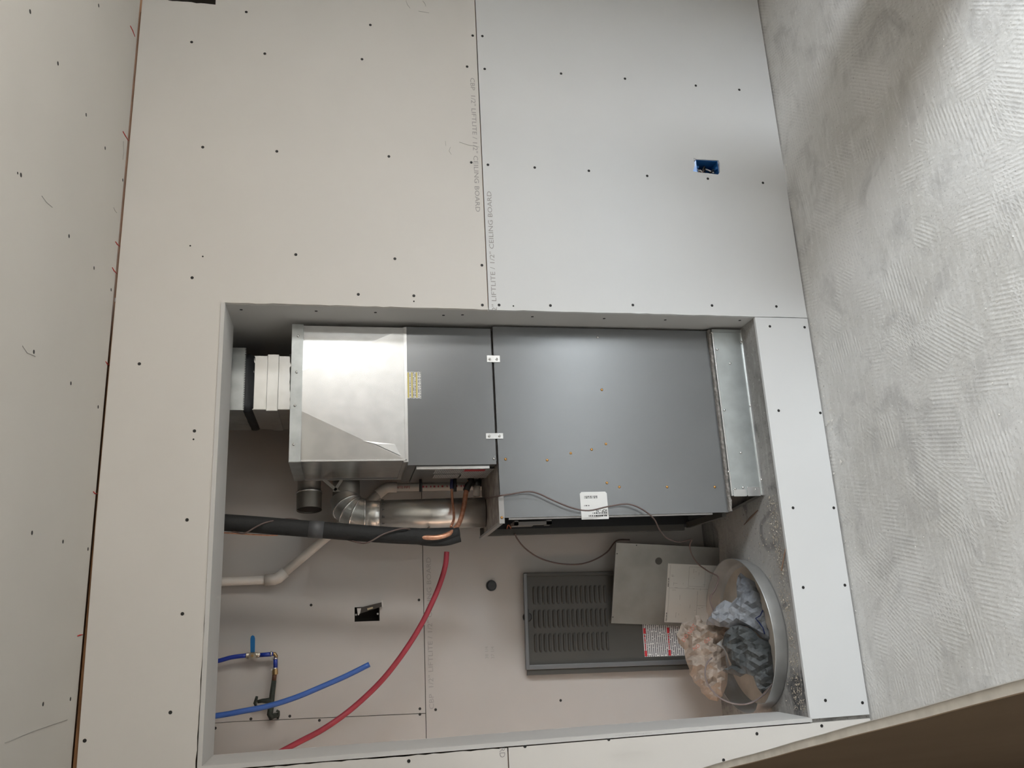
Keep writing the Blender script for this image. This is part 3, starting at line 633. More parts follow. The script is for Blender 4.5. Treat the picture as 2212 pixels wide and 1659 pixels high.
# round duct stub beside the plenum, open end to the left
SY = 0.555
stub = thing('round_duct_stub', 'short round galvanized duct stub with an open dark end beside the plenum', 'duct stub', tuple(Y(668, 1036, SY)))
s0 = Y(668, 1000, SY) + Vector((0.05, 0, 0)); s1 = Y(668, 1066, SY); s2 = Y(668, 1102, SY - .01)
MB().tube([s0, s1], 0.043, 26).build('pipe', GALV_P, stub)
MB().tube([s1 - (s2 - s1).normalized() * 0.004, s1 + (s2 - s1).normalized() * 0.003], 0.0485, 26).build('bead', GALV, stub)
MB().tube([s1, s2], 0.047, 26, caps=False).build('end_collar', GALV_P, stub)
MB().tube([s2 + (s1 - s2) * 0.1, s2 + (s1 - s2) * 0.12], 0.0455, 26).build('dark_opening', DARK, stub)

# white pvc pipe with two 45 degree elbows, along the back wall
VY = YB - 0.035
pvc = thing('pvc_pipe', 'white plastic drain pipe with two angled elbows along the closet back wall', 'pipe', tuple(Y(480, 1253, VY)))
v0, v1, v2, v3 = Y(468, 1254, VY), Y(597, 1252, VY), Y(834, 1053, VY), Y(1062, 1051, VY)
v0 = Vector((v0.x - .004, VY, H)); vr = 0.0165
v3 = Vector((v3.x, VY, 0.7))
MB().tube([v0, v1], vr, 16).build('pipe_run', PVC, pvc); MB().tube([v1, v2], vr, 16).build('pipe_run', PVC, pvc); lw = MB().tube([v2, v3], vr, 16).build('pipe_run', PVC, pvc)
for a, b, c_ in ((v0, v1, v2), (v1, v2, v3)):
    da = (a - b).normalized(); dc = (c_ - b).normalized()
    MB().tube([b + da * 0.042, b + da * 0.008, b + dc * 0.008, b + dc * 0.042], vr + 0.0042, 16).build('elbow', PVC, pvc)
tp = Y(846, 1057, VY)
text('WHITE PIPE', 0.014, (tp.x, VY - vr - 0.0006, tp.z), (math.radians(90), math.radians(90), 0), mat('red_print', (0.42, 0.06, 0.09), 0.6), lw, 'lettering')

dashes('fine_print', Vector((tp.x + .002, VY - vr - .0004, tp.z - .118)), Vector((0, 0, -1)), Vector((1, 0, 0)), 0, .26, .007, 77, _mats['red_print'], lw, 1.0)

# insulated refrigerant line set
LY = 0.30
ls = thing('line_set', 'black foam insulated line set with bare copper ends at the coil', 'refrigerant lines', tuple(Y(480, 1131, LY)))
lp = [Y(460, 1127, LY), Y(560, 1134, LY), Y(660, 1142, LY), Y(760, 1150, LY), Y(860, 1157, LY), Y(940, 1158, LY), Y(992, 1152, LY)]
lp = [Vector((lp[0].x + .03, LY + .02, H))] + lp
sp = smooth_path(lp, 6)
MB().tube(sp, [0.0285] * (len(sp) - 6) + [0.028, 0.027, 0.026, 0.0245, 0.023, 0.021], 18).build('foam_insulation', RUBBER, ls)
fp = smooth_path([Y(880, 1166, LY + .01), Y(930, 1172, LY - .005), Y(965, 1171, LY - .01), Y(994, 1163, LY - .01)], 6)
MB().tube(fp, [0.012] * 4 + [0.013] * (len(fp) - 4), 10).build('foam_flap', RUBBER, ls)
t0, t1 = Y(667, 1142.5, LY), Y(699, 1145, LY)
MB().tube([t0, t1], 0.0297, 18).build('tape_band', TAPE, ls)
cp = smooth_path([(cx0 - 0.002, 0.40, Y(1016, 1036, .40).z), Y(1013, 1046, .40), Y(1007, 1062, .395), Y(1003, 1088, .375), Y(997, 1115, .345), Y(988, 1136, .31), Y(970, 1153, .278), Y(942, 1161, .268), Y(905, 1160, .285)], 7)
MB().tube(cp, 0.0088, 14).build('suction_pipe', COPPER, ls)
g = [Y(1017, 1042, .40), Y(1011, 1049, .40), Y(1007, 1060, .396)]
MB().tube([(cx0 - .003, .40, g[0].z)] + g, 0.0125, 12).build('rubber_grommet', BLACK, ls)
cq = smooth_path([(cx0 - 0.002, 0.41, Y(977, 1040, .41).z), Y(976, 1056, .41), Y(977, 1080, .40), Y(980, 1105, .38), Y(980, 1123, .36), Y(974, 1138, .33)], 7)
MB().tube(cq, 0.0048, 10).build('liquid_pipe', COPPER, ls)
g = [(cx0 - .003, .41, Y(977, 1040, .41).z), Y(976, 1048, .41), Y(976, 1056, .41)]
MB().tube(g, 0.0078, 10).build('blue_cap', mat('dark_blue_cap', (0.015, 0.018, 0.07), 0.4), ls)
MB().tube(smooth_path([Y(470, 1150, LY), Y(520, 1153, LY + .004), Y(570, 1156, LY + .012), Y(600, 1156, LY + .02)], 5), 0.0025, 8).build('copper_line', COPPER, ls)

# brown control cable: wound round the line set, over the furnace face, down into the pan
cyf = LY - 0.033
wire = [Y(440, 1120, LY + .05), Y(485, 1141, LY + .02), Y(507, 1149, LY - .012), Y(528, 1152, cyf), Y(548, 1141, cyf), Y(568, 1131, cyf), Y(592, 1125, LY - .02), Y(640, 1122, LY + .045), Y(700, 1150, LY + .045), Y(767, 1170, LY - .01), Y(794, 1172, cyf), Y(826, 1155, cyf - .003), Y(858, 1144, cyf - .003), Y(880, 1142, cyf + .004), Y(905, 1150, LY + .05), Y(950, 1125, .53), Y(1005, 1090, .56), Y(1044, 1078, .45), Y(1074, 1072, .15),
        Y(1100, 1068, .122), Y(1140, 1062, .115), Y(1165, 1067, .115), Y(1195, 1081, .115), Y(1235, 1097, .112), Y(1272, 1103, .110), Y(1315, 1094, .112), Y(1355, 1089, .112), Y(1385, 1099, .115), Y(1412, 1120, .128), Y(1424, 1143, .17), Y(1440, 1162, .22), Y(1468, 1171, .27), Y(1493, 1165, .31), Y(1490, 1178, .33), Y(1494, 1197, .36), Y(1508, 1218, .38), Y(1530, 1234, .40), Y(1549, 1244, .40), Y(1552, 1253, .39), Y(1544, 1275, .38), Y(1534, 1292, .38), Y(1541, 1318, .36), Y(1556, 1341, .34), Y(1580, 1352, .31)]
wp = smooth_path(wire, 5)
tag(MB().tube(wp, 0.0027, 7).build('control_cable', CABLE), 'thin brown control cable wound round the black line set and crossing the furnace face', 'cable')
lpz = smooth_path([Y(1112, 1152, .49), Y(1118, 1165, .50), Y(1134, 1184, .53), Y(1165, 1205, .56), Y(1205, 1217, .58), Y(1250, 1219, .59), Y(1285, 1209, .60), Y(1312, 1192, .61), Y(1332, 1168, .625), Y(1360, 1166, .63)], 5)
tag(MB().tube(lpz, 0.0030, 7).build('power_cord', CABLE), 'dark brown cord looping from the furnace to behind the bare metal panel', 'cable')

# loose water pipes
RY = 0.47
rp = smooth_path([Y(965, 1192, RY), Y(962, 1222, RY), Y(950, 1262, RY), Y(932, 1305, RY), Y(905, 1358, RY), Y(866, 1418, RY), Y(820, 1475, RY), Y(760, 1531, RY), Y(700, 1574, RY - .01), Y(640, 1606, RY - .01)] + [Y(640, 1606, RY - .01) + (Y(640, 1606, RY - .01) - Y(700, 1574, RY - .01)) * t for t in (1.0, 2.0)], 6)
rp = [q for q in rp if q.x > -1.785]
tag(MB().tube(rp, 0.0098, 14).build('red_water_pipe', PEX_R), 'red plastic water pipe curving across the closet from the left jamb', 'pipe')
BY = 0.50
_q = Y(400, 1551, BY); bp_ = smooth_path([Vector((_q.x + .005, BY, H)), _q, Y(468, 1546, BY), Y(520, 1537, BY), Y(580, 1525, BY), Y(640, 1506, BY), Y(700, 1481, BY), Y(750, 1459, BY), Y(798, 1435, BY)], 6)
tag(MB().tube(bp_, 0.0095, 14).build('blue_water_pipe', PEX_B), 'loose light blue plastic water pipe hanging from above with a cut free end', 'pipe')
# shutoff assembly on the back wall
WY = YB - 0.04
ws = thing('water_shutoff', 'dark blue water line with lever valve and old tap on the closet back wall', 'water valve', tuple(Y(590, 1560, WY)))
_q = Y(400, 1442, WY); w0 = smooth_path([Vector((_q.x, WY, H)), _q, Y(470, 1428, WY), Y(500, 1420, WY), Y(532, 1416, WY)], 5)
MB().tube(w0, 0.0078, 12).build('supply_pipe', PEX_D, ws)
v = Y(546, 1416, WY); b = MB(); b.tube([Y(532, 1416, WY), Y(562, 1415, WY)], 0.0095, 8, smooth=False); b.tube([v + Vector((0, .016, 0)), v - Vector((0, .016, 0))], [0.0125, 0.014], 8, smooth=False)
vb_ = b.build('valve_body', mat('nickel_valve', (0.42, 0.38, 0.31), 0.35, metal=0.8), ws)
MB().tube([v - Vector((0, .016, 0)), v - Vector((0, .020, 0))], 0.005, 8).build('stem_nut', BRASS_D, vb_)
la, lb = Y(546, 1409, WY - .018), Y(546, 1372, WY - .026)
lv = MB(); W_ = 0.0078
prof = [(-W_, 0), (W_, 0), (W_ * 1.05, 0.8), (W_ * .7, .95), (0, 1), (-W_ * .7, .95), (-W_ * 1.05, .8)]
lv.hexa([la + (lb - la) * t + Vector((0, 0, s_)) for s_, t in prof], [la + (lb - la) * t + Vector((0, -.004, s_)) for s_, t in prof])
lv.build('lever', LEVER, vb_, 0.001)
MB().tube([Y(562, 1415, WY), Y(590, 1413, WY)], 0.0078, 12).build('supply_pipe', PEX_D, ws)
MB().tube([Y(586, 1413, WY), Y(594, 1413, WY), Y(596, 1417, WY), Y(596, 1424, WY)], 0.0072, 10).build('brass_elbow', BRASS_D, ws)
MB().tube([Y(595, 1420, WY), Y(595, 1444, WY)], 0.0078, 12).build('supply_pipe', PEX_D, ws)
MB().tube([Y(594.5, 1444, WY), Y(594, 1448, WY), Y(594, 1457, WY)], [0.0095, 0.0105, 0.0105], 8, smooth=False).build('brass_adapter', BRASS_D, ws)
for (a, b, c_, d_) in ((531, 1417, 535, 1417), (556, 1415, 560, 1415), (584, 1412, 588, 1412), (595, 1421, 595, 1424), (594, 1442, 594, 1446)):
    cl_ = MB().tube([Y(a, b, WY), Y(c_, d_, WY)], 0.0092, 12).build('pipe_clamp', STEEL, ws)
    e = Y(c_, d_, WY) + (Vector((0, -.003, .011)) if b > 1419 and b < 1450 and a > 590 else Vector((-.011, -.003, 0)))
    MB().box(e.x - .003, e.x + .003, e.y - .004, e.y + .004, e.z - .003, e.z + .003).build('clamp_ear', STEEL, cl_)
op = [Y(593, 1457, WY), Y(592, 1470, WY), Y(588, 1500, WY), Y(585, 1530, WY), Y(583, 1543, WY), Y(586, 1549, WY), Y(592, 1546, WY + .015), Y(599, 1545, WY + .04)]
MB().tube([op[0], op[1]], 0.0082, 10).build('rusty_nipple', mat('rusty_brown', (0.10, 0.045, 0.025), 0.7), ws)
MB().tube(op[1:], [0.0088, 0.0098, 0.0105, 0.011, 0.011, 0.0095, 0.009], 10).build('old_pipe', GREEN, ws)
MB().tube([Y(587, 1512, WY), Y(574, 1514, WY), Y(566, 1514, WY), Y(556, 1516, WY)], [0.010, 0.009, 0.0075, 0.006], 10).build('tap_body', GREEN, ws)
MB().tube([Y(555, 1504, WY), Y(553, 1512, WY), Y(551, 1519, WY), Y(553, 1525, WY)], [0.0045, 0.0055, 0.0065, 0.004], 8).build('tap_handle', GREEN, ws)
MB().tube([Y(597, 1535, WY + .02), Y(602, 1537, WY + .02), Y(602, 1545, WY + .03), Y(600, 1552, WY + .035)], 0.0045, 8).build('pipe_strap', GREEN, ws)

# ================================================================== ELECTRICAL
ob = thing('outlet_box', 'blue plastic outlet box with loose wires, sunk in the drywall right of the closet', 'outlet box', tuple(P(1526, 358, 1, 0.03)))
a, b = P(1503, 346, 1, 0.004), P(1553, 374, 1, 0.004)
x1, x0, z1, z0 = a.x + .002, b.x - .008, a.z, b.z
k = MB(); k.box(x0, x0 + .002, .004, .075, z0, z1); k.box(x1 - .002, x1, .004, .075, z0, z1); k.box(x0, x1, .004, .075, z0, z0 + .002); k.box(x0, x1, .004, .075, z1 - .002, z1); k.box(x0, x1, .073, .075, z0, z1)
k.build('box_shell', BOXBLUE, ob)
xm = (x0 + x1) / 2
for z in (z1 - .006, z0 + .006):
    MB().tube([(xm, .005, z), (xm, .03, z)], 0.0045, 10).build('screw_boss', BOXBLUE, ob)
for i in range(5):
    r = random.Random(i + 40); c_ = [Vector((r.uniform(x0 + .008, x1 - .012), r.uniform(.02, .06), z0 + .012 + (z1 - z0 - .024) * t + r.uniform(-.006, .006))) for t in (0, .3, .55, .8, 1, .6)]
    MB().tube(smooth_path(c_, 5), 0.0030 if i < 3 else 0.0022, 6).build('wire', (WIREW, WIREW, BLACK, mat('wire_grey', (.22, .22, .21), .5), COPPER)[i], ob)
eb_ = thing('switch_box', 'dark metal electrical box with a dangling ivory switch, in the closet back wall', 'electrical box', tuple(Y(793, 1326, YB + .03)))
a, b = Y(766, 1311, YB), Y(820, 1342, YB); x1, x0, z1, z0 = a.x, b.x, a.z, b.z
k = MB(); k.box(x0, x0 + .002, YB + .004, YB + .06, z0, z1); k.box(x1 - .002, x1, YB + .004, YB + .06, z0, z1); k.box(x0, x1, YB + .004, YB + .06, z0, z0 + .002); k.box(x0, x1, YB + .004, YB + .06, z1 - .002, z1); k.box(x0, x1, YB + .057, YB + .06, z0, z1)
k.build('box_shell', DARK, eb_)
for px, py in ((769, 1328), (816, 1326)):
    p = Y(px, py, YB + .003); MB().tube([p, p + Vector((0, .003, 0))], 0.0038, 10).build('mounting_ear', PAINT_L, eb_)
yk = [Y(772, 1314, YB - .004), Y(824, 1301, YB - .014), Y(826, 1310, YB - .014), Y(776, 1326, YB - .004)]
sw = MB().hexa(yk, [q + Vector((0, .002, 0)) for q in yk]).build('switch_yoke', mat('dull_strap', (.07, .062, .056), .5, metal=.6), eb_)
q = [Y(793, 1314, YB - .018), Y(805, 1311, YB - .018), Y(806, 1314, YB - .018), Y(794, 1318, YB - .018)]
MB().hexa(q, [e + Vector((0, .012, 0)) for e in q]).build('toggle', IVORY, sw)
q = [Y(771, 1314, YB - .006), Y(780, 1314, YB - .006), Y(778, 1324, YB - .006), Y(775, 1329, YB - .006), Y(773, 1329, YB - .006)]
MB().hexa(q, [e + Vector((0, .002, 0)) for e in q]).build('yoke_end', WIREW, sw)
q = [Y(824, 1297, YB - .016), Y(827, 1297, YB - .016), Y(828, 1311, YB - .016), Y(825, 1311, YB - .016)]
MB().hexa(q, [e + Vector((0, .002, 0)) for e in q]).build('yoke_end', WIREW, sw)
cp_ = Y(1061, 1265, YB)
pc = thing('pipe_cap', 'round black plastic cap in the closet back wall left of the furnace', 'cap', tuple(cp_))
MB().tube([cp_ + Vector((0, -.001, 0)), cp_ + Vector((0, -.004, 0))], 0.0215, 20).build('rim', BLACK, pc)
MB().tube([cp_ + Vector((0, -.003, 0)), cp_ + Vector((0, -.014, 0))], [0.017, 0.0155], 20).build('knob', mat('worn_black', (.02, .02, .022), .35), pc)

# ================================================================== LEANING PANELS
# louvered furnace door leaning against the back wall
def lean(pxy, yb_, yt, zb_=ZT):
    """plane of a panel whose foot stands at y = yb_ and that leans back to y = yt one metre up"""
    n = Vector((0, -1, (yt - yb_))).normalized(); return Vector((0, yb_, zb_)), n
dpt, dn = lean(None, 0.655, 0.668)
D = lambda px, py, off=0.0: PP(px, py, dpt + dn * off, dn)
tr, tl, bl = D(1130, 1239), D(1136, 1446), D(1476, 1430)
ax = (tr - tl).normalized(); dwid = (tr - tl).length; az = dn.cross(ax) * -1
az = (tl - bl).normalized(); az = (az - ax * az.dot(ax)).normalized(); nn = ax.cross(az).normalized()
if nn.y > 0: nn = -nn
dh = (tl.z - ZT - 0.002) / az.z
org = tl - az * dh                           # lower left corner on the concrete
door = thing('louvered_door', 'dark grey louvered furnace door leaning on the closet back wall', 'furnace door', tuple(org))
def L(u, v, w=0.0): return org + ax * u + az * v + nn * w
def slab(u0, u1, v0, v1, w0, w1, name, m, parent, bevel=0.0):
    return MB().hexa([L(u0, v0, w0), L(u1, v0, w0), L(u1, v1, w0), L(u0, v1, w0)], [L(u0, v0, w1), L(u1, v0, w1), L(u1, v1, w1), L(u0, v1, w1)]).build(name, m, parent, bevel)
slab(0, dwid, 0, dh, 0.0, 0.002, 'door_skin', PAINT_D, door)
DE = mat('door_edge_grey', (0.15, 0.155, 0.16), 0.4, metal=0.4)
slab(-0.002, 0.016, 0, dh, 0.003, 0.014, 'door_flange', DE, door, 0.002); slab(dwid - 0.012, dwid + 0.002, 0, dh, 0.003, 0.014, 'door_flange', PAINT_D, door, 0.002)
slab(0, dwid, dh - 0.012, dh + 0.002, 0.003, 0.016, 'door_flange', DE, door, 0.002)
slab(-0.022, -0.003, 0.0, dh - 0.004, -0.006, 0.006, 'side_return', PAINT_D, door, 0.001)
def uv(px, py, off=0.002):
    q = D(px, py, off) - org; return q.dot(ax), q.dot(az)
# one louver, shared by all 48
lm = MB(); lw_, lh_ = 0.037, 0.0062
seg = 8; vs = []; fs = []
for i in range(seg + 1):
    t = i / seg * 2 - 1; e = math.sqrt(max(0, 1 - abs(t) ** 6)); x = t * lw_
    vs += [(x, lh_ * e, 0.0004), (x, lh_ * 0.35 * e, 0.0052 * e + 0.0004), (x, -lh_ * 0.25 * e, 0.0062 * e + 0.0004), (x, -lh_ * 0.3 * e, 0.0005)]
for i in range(seg):
    for k in range(3): fs.append((4 * i + k, 4 * i + k + 1, 4 * i + 5 + k, 4 * i + 4 + k))
lm.add(vs, fs, smooth=False, mi=0); nn0 = len(lm.f)
lm.add([(-lw_ * .97, -lh_ * .3, .0003), (lw_ * .97, -lh_ * .3, .0003), (lw_ * .97, -lh_ * .95, .0003), (-lw_ * .97, -lh_ * .95, .0003)], [(0, 1, 2, 3)], mi=1)
lo = lm.build('louver', [PAINT_D, BLACK]); lme = lo.data; bpy.data.objects.remove(lo)
rotm = Matrix((ax, az, nn)).transposed().to_euler()
uc = [uv(1160, y)[0] for y in (1286, 1337, 1389)]
v_hi, v_lo = uv(1155, 1337)[1], uv(1309, 1337)[1]
for u in uc:
    for k in range(16): place(lme, 'louver', door, L(u, v_hi + (v_lo - v_hi) * k / 15, 0.002), rotm)
u, vv = uv(1139, 1333)
MB().tube([L(u, vv, .002), L(u, vv, .008), L(u, vv, .011)], [0.0190, 0.0180, 0.014], 16).build('latch', BLACK, door)
MB().hexa([L(u + .002, vv + .006, .011), L(u + .030, vv + .006, .011), L(u + .030, vv - .006, .011), L(u + .002, vv - .006, .011)], [L(u + .002, vv + .006, .004), L(u + .030, vv + .006, .004), L(u + .030, vv - .006, .004), L(u + .002, vv - .006, .004)]).build('latch_lever', BLACK, door, .001)
u1, v1_ = uv(1388, 1352); u0, v0_ = uv(1485, 1416)
wlb = slab(min(u0, u1), u1 + 0.12, min(v0_, v1_), max(v0_, v1_), 0.0022, 0.0030, 'warning_label', print_mat('warning_print', (0.70, 0.69, 0.68), (0.17, 0.17, 0.18), 120, 0.42, 150), door)
vt = max(v0_, v1_); ul = min(u0, u1)
for k, v in enumerate((vt, vt - 0.10)):
    slab(ul + .002, ul + .024, v - .011, v - .001, .0030, .0034, 'red_block', LABEL_R, wlb); slab(ul + .088, ul + .11, v - .011, v - .001, .0030, .0034, 'red_block', LABEL_R, wlb)
    dashes('fine_print', L(ul + .028, v - .0085, .0031), ax, az, 0, .056, .0052, 50 + k, LABEL_R, wlb)

# bare galvanized panel in front of it
gpt = Vector((-0.82, 0.545, ZT)); gn = (Vector((-1.15, 0.632, ZT)) - gpt).cross(Vector((-1.0, 0.626, 0.66)) - gpt).normalized()
if gn.y > 0: gn = -gn
G = lambda px, py, off=0.0: PP(px, py, gpt + gn * off, gn)
gtr, gtl, gbr = G(1331, 1172), G(1320, 1346), G(1552, 1182)
ax = (gtr - gtl).normalized(); az = (gtr - gbr).normalized(); az = (az - ax * az.dot(ax)).normalized(); nn = ax.cross(az).normalized()
if nn.y > 0: nn = -nn
gw = (gtr - gtl).length; gh = (gtl.z - ZT - 0.001) / az.z; org = gtl - az * gh
D, dpt, dn = G, gpt, gn
panel = thing('blower_panel', 'bare galvanized access panel with a wiring diagram, leaning in front of the louvered door', 'access panel', tuple(org))
slab(0, gw, 0, gh, 0.0, 0.0015, 'panel_skin', GALV_P, panel)
slab(0, gw, gh - .002, gh, -0.012, 0.0, 'panel_flange', GALV_P, panel); slab(0, .0015, 0, gh, -0.012, 0.0, 'panel_flange', GALV_P, panel); slab(gw - .0015, gw, 0, gh, -0.012, 0.0, 'panel_flange', GALV_P, panel)
for px, py, r in ((1423, 1212, 0.0145), (1333, 1196, 0.0025), (1324, 1333, 0.0025), (1375, 1178, 0.0025)):
    u, v = uv(px, py); MB().tube([L(u, v, .0012), L(u, v, .0019)], r, 18).build('plug_hole' if r > .01 else 'screw_hole', PAINT_D if r > .01 else BLACK, panel)
u1, v1_ = uv(1443, 1216); u0, v0_ = uv(1438, 1344); ub, vb2 = uv(1545, 1280)
dl = slab(u0, u1 - .002, 0.006, v1_, .0016, .0024, 'wiring_diagram', mat('aged_paper', (0.62, 0.61, 0.58), 0.45), panel)
LINEG = mat('diagram_grey', (.17, .17, .17), .6); wlab = u1 - u0; hl = v1_ - 0.006
rr = random.Random(3)
def ln(ua, va, ub_, vb_, t=.0006): slab(u0 + min(ua, ub_) * wlab, u0 + max(ua, ub_) * wlab + (t if ua == ub_ else 0), .006 + min(va, vb_) * hl, .006 + max(va, vb_) * hl + (t if va == vb_ else 0), .0024, .0027, 'diagram_line', LINEG, dl)
for q in ((.03, .95, .97, .95), (.58, .08, .58, .95), (.03, .10, .97, .10), (.05, .42, .55, .42), (.62, .30, .95, .30), (.30, .10, .30, .42), (.62, .60, .95, .60), (.62, .30, .62, .60), (.95, .30, .95, .60)): ln(*q)
for i in range(34):
    a, b = rr.uniform(.05, .9), rr.uniform(.12, .9)
    if rr.random() < .5: ln(a, b, min(.95, a + rr.uniform(.02, .09)), b, .0007)
    else: ln(a, b, a, min(.93, b + rr.uniform(.015, .07)), .0007)
q = L(u0 + .004, .006 + hl * .965, .0026); rotm = Matrix((ax, az, nn)).transposed().to_euler()
dashes('fine_print', q, ax, az, 0, .035, .0032, 61, INKB, dl); dashes('fine_print', L(u0 + wlab * .6, .006 + hl * .965, .0026), ax, az, 0, .035, .0032, 62, INKB, dl)

# ================================================================== DRAIN PAN AND WHAT LIES IN IT
pcx, pcy, prad, ph = -1.133, 0.350, 0.264, 0.056
pan = thing('drain_pan', 'round grey metal drain pan on the closet floor, full of plastic bags', 'drain pan', (pcx, pcy, ZT))
N = 64; wv, wf = [], []
prof = [(prad - .020, .0015), (prad - .006, .004), (prad, .012), (prad + .010, ph), (prad + .0125, ph + .0015), (prad + .013, ph - .002), (prad + .006, .010), (prad + .002, .0008), (prad - .020, .0004)]
for i in range(N):
    a = 2 * math.pi * i / N
    dent = -.022 * math.exp(-((a - 3.55) / .10) ** 2)
    for r, z in prof:
        rr_ = r + dent * (z / ph) + .003 * math.sin(3 * a + 1) * (z / ph)
        wv.append((pcx + rr_ * math.cos(a), pcy + rr_ * math.sin(a), ZT + z))
k = len(prof)
for i in range(N):
    for j in range(k): wf.append((i * k + j, i * k + (j + 1) % k, ((i + 1) % N) * k + (j + 1) % k, ((i + 1) % N) * k + j))
MB().add(wv, wf, smooth=True).build('pan_wall', PAN, pan)
MB().tube([(pcx, pcy, ZT + .0003), (pcx, pcy, ZT + .0018)], prad - .005, 48).build('pan_floor', PANIN, pan)
q = Vector((pcx - prad - .004, pcy - .10, ZT + .03)); MB().tube([q, q + Vector((-.03, -.01, 0))], .016, 14).build('drain_fitting', PVC, pan)

def bag_mat(name, c, c2, rough, trans):
    m = mat(name, c, rough, spec=0.6, col2=c2, noise_scale=9, bump=0.0)
    b = m.node_tree.nodes['Principled BSDF']; b.inputs['Subsurface Weight'].default_value = 0.0; b.inputs['Transmission Weight'].default_value = trans
    b.inputs['IOR'].default_value = 1.1; return m
BAG_T = bag_mat('tan_film', (0.37, 0.295, 0.24), (0.52, 0.44, 0.375), 0.25, 0.15)
BAG_C = bag_mat('clear_grey_film', (0.21, 0.22, 0.24), (0.40, 0.415, 0.44), 0.20, 0.15)
BAG_D = bag_mat('dark_grey_film', (0.075, 0.08, 0.08), (0.17, 0.175, 0.175), 0.30, 0.0)

def crumple(p, seed, sc):
    v = 0.0; q = p * sc + Vector((seed * 3.7, seed * 1.3, seed * 2.1))
    w_ = noise.noise_vector(q * 0.7) * 0.8; q = q + w_
    for o, w, st in ((0.9, .9, (1, 1, .35)), (1.7, .55, (.4, 1, 1)), (3.1, .30, (1, .6, .5))):
        v += (1 - abs(noise.noise(Vector((q.x * st[0], q.y * st[1], q.z * st[2])) * o)) * 2.4) * w
    return v * .55
def bag(name, outline, plane, depth, seed, m, label, amp=0.018, step=10.0, sag=None, ragged=1.2):
    """crumpled bag: an outline on its own plane, blown up front and back"""
    pt, n = Vector(plane[0]), Vector(plane[1]).normalized()
    r = random.Random(seed); o2 = []
    for i, a in enumerate(outline):
        b = outline[(i + 1) % len(outline)]; L_ = math.hypot(b[0] - a[0], b[1] - a[1]); k = max(1, int(L_ / step))
        for j in range(k): o2.append((a[0] + (b[0] - a[0]) * j / k + r.uniform(-ragged, ragged), a[1] + (b[1] - a[1]) * j / k + r.uniform(-ragged, ragged)))
    xs_ = [p[0] for p in o2]; ys_ = [p[1] for p in o2]
    def inside(x, y):
        c_ = False; j = len(o2) - 1
        for i in range(len(o2)):
            if (o2[i][1] > y) != (o2[j][1] > y) and x < (o2[j][0] - o2[i][0]) * (y - o2[i][1]) / (o2[j][1] - o2[i][1]) + o2[i][0]: c_ = not c_
            j = i
        return c_
    def dist(x, y): return min(math.hypot(x - p[0], y - p[1]) for p in o2)
    from mathutils.geometry import delaunay_2d_cdt
    pts = [Vector(p) for p in o2]; nb = len(pts); x = min(xs_)
    row = 0
    while x < max(xs_):
        y = min(ys_) + (row % 2) * step / 2
        while y < max(ys_):
            if inside(x, y) and dist(x, y) > step * .6: pts.append(Vector((x + r.uniform(-.8, .8), y + r.uniform(-.8, .8))))
            y += step
        x += step * .87; row += 1
    vv, _, ff, *_ = delaunay_2d_cdt(pts, [(i, (i + 1) % nb) for i in range(nb)], [list(range(nb))], 1, 1e-4)
    mx = max(dist(p.x, p.y) for p in vv) or 1
    dd = [dist(p.x, p.y) for p in vv]; V3 = []
    for p, d in zip(vv, dd):
        q = PP(p.x, p.y, pt, n); h = math.sqrt(max(0, 1 - (1 - min(1, d / (mx * .75))) ** 2))
        V3.append((q, n * (depth * h * .5 + (amp * 1.6 * (crumple(q, seed, 9.0) - .45) + r.uniform(-amp, amp) * .62) * min(1, d / 4.0)), max(.001, depth * h * .35), d))
    F_ = [list(f_) for f_ in ff]; verts = [[a + b, a - n * c_, d < 1e-3] for a, b, c_, d in V3]; cache = {}
    def mid(i, j):
        k_ = (min(i, j), max(i, j))
        if k_ not in cache:
            a, b = verts[i], verts[j]; e = a[2] and b[2]
            verts.append([(a[0] + b[0]) / 2 + n * (0 if e else r.uniform(-1, 1) * amp * .16), (a[1] + b[1]) / 2, e]); cache[k_] = len(verts) - 1
        return cache[k_]
    G_ = []
    for a, b, c_ in F_:
        x_, y_, z_ = mid(a, b), mid(b, c_), mid(c_, a); G_ += [[a, x_, z_], [x_, b, y_], [z_, y_, c_], [x_, y_, z_]]
    nv = len(verts); mb_ = MB()
    mb_.add([v_[0] for v_ in verts] + [v_[1] for v_ in verts], G_ + [[(i if verts[i][2] else i + nv) for i in f_][::-1] for f_ in G_], smooth=False)
    lo_z = ZT + .0022
    mb_.v = [(a, b, max(c_, lo_z)) for a, b, c_ in mb_.v]
    ob_ = mb_.build(name, m)
    bm = bmesh.new(); bm.from_mesh(ob_.data); bmesh.ops.delete(bm, geom=[v for v in bm.verts if not v.link_faces], context='VERTS'); bm.to_mesh(ob_.data); bm.free()
    return tag(ob_, label, 'plastic bag', 'crumpled bags in the drain pan')
vt_n = (0.12, -0.80, 0.60)
bagC = bag('plastic_bag', [(1524, 1348), (1534, 1330), (1547, 1310), (1566, 1296), (1580, 1301), (1591, 1290), (1592, 1262), (1594, 1245), (1600, 1236), (1612, 1247), (1631, 1258), (1646, 1285), (1659, 1315), (1669, 1345), (1672, 1372), (1671, 1392), (1650, 1382), (1632, 1366), (1612, 1354), (1595, 1350), (1575, 1356), (1545, 1352)], ((pcx, 0.30, ZT + .085), vt_n), 0.07, 2, BAG_C, 'clear grey plastic bag with blue stripes at the right of the drain pan', 0.020)
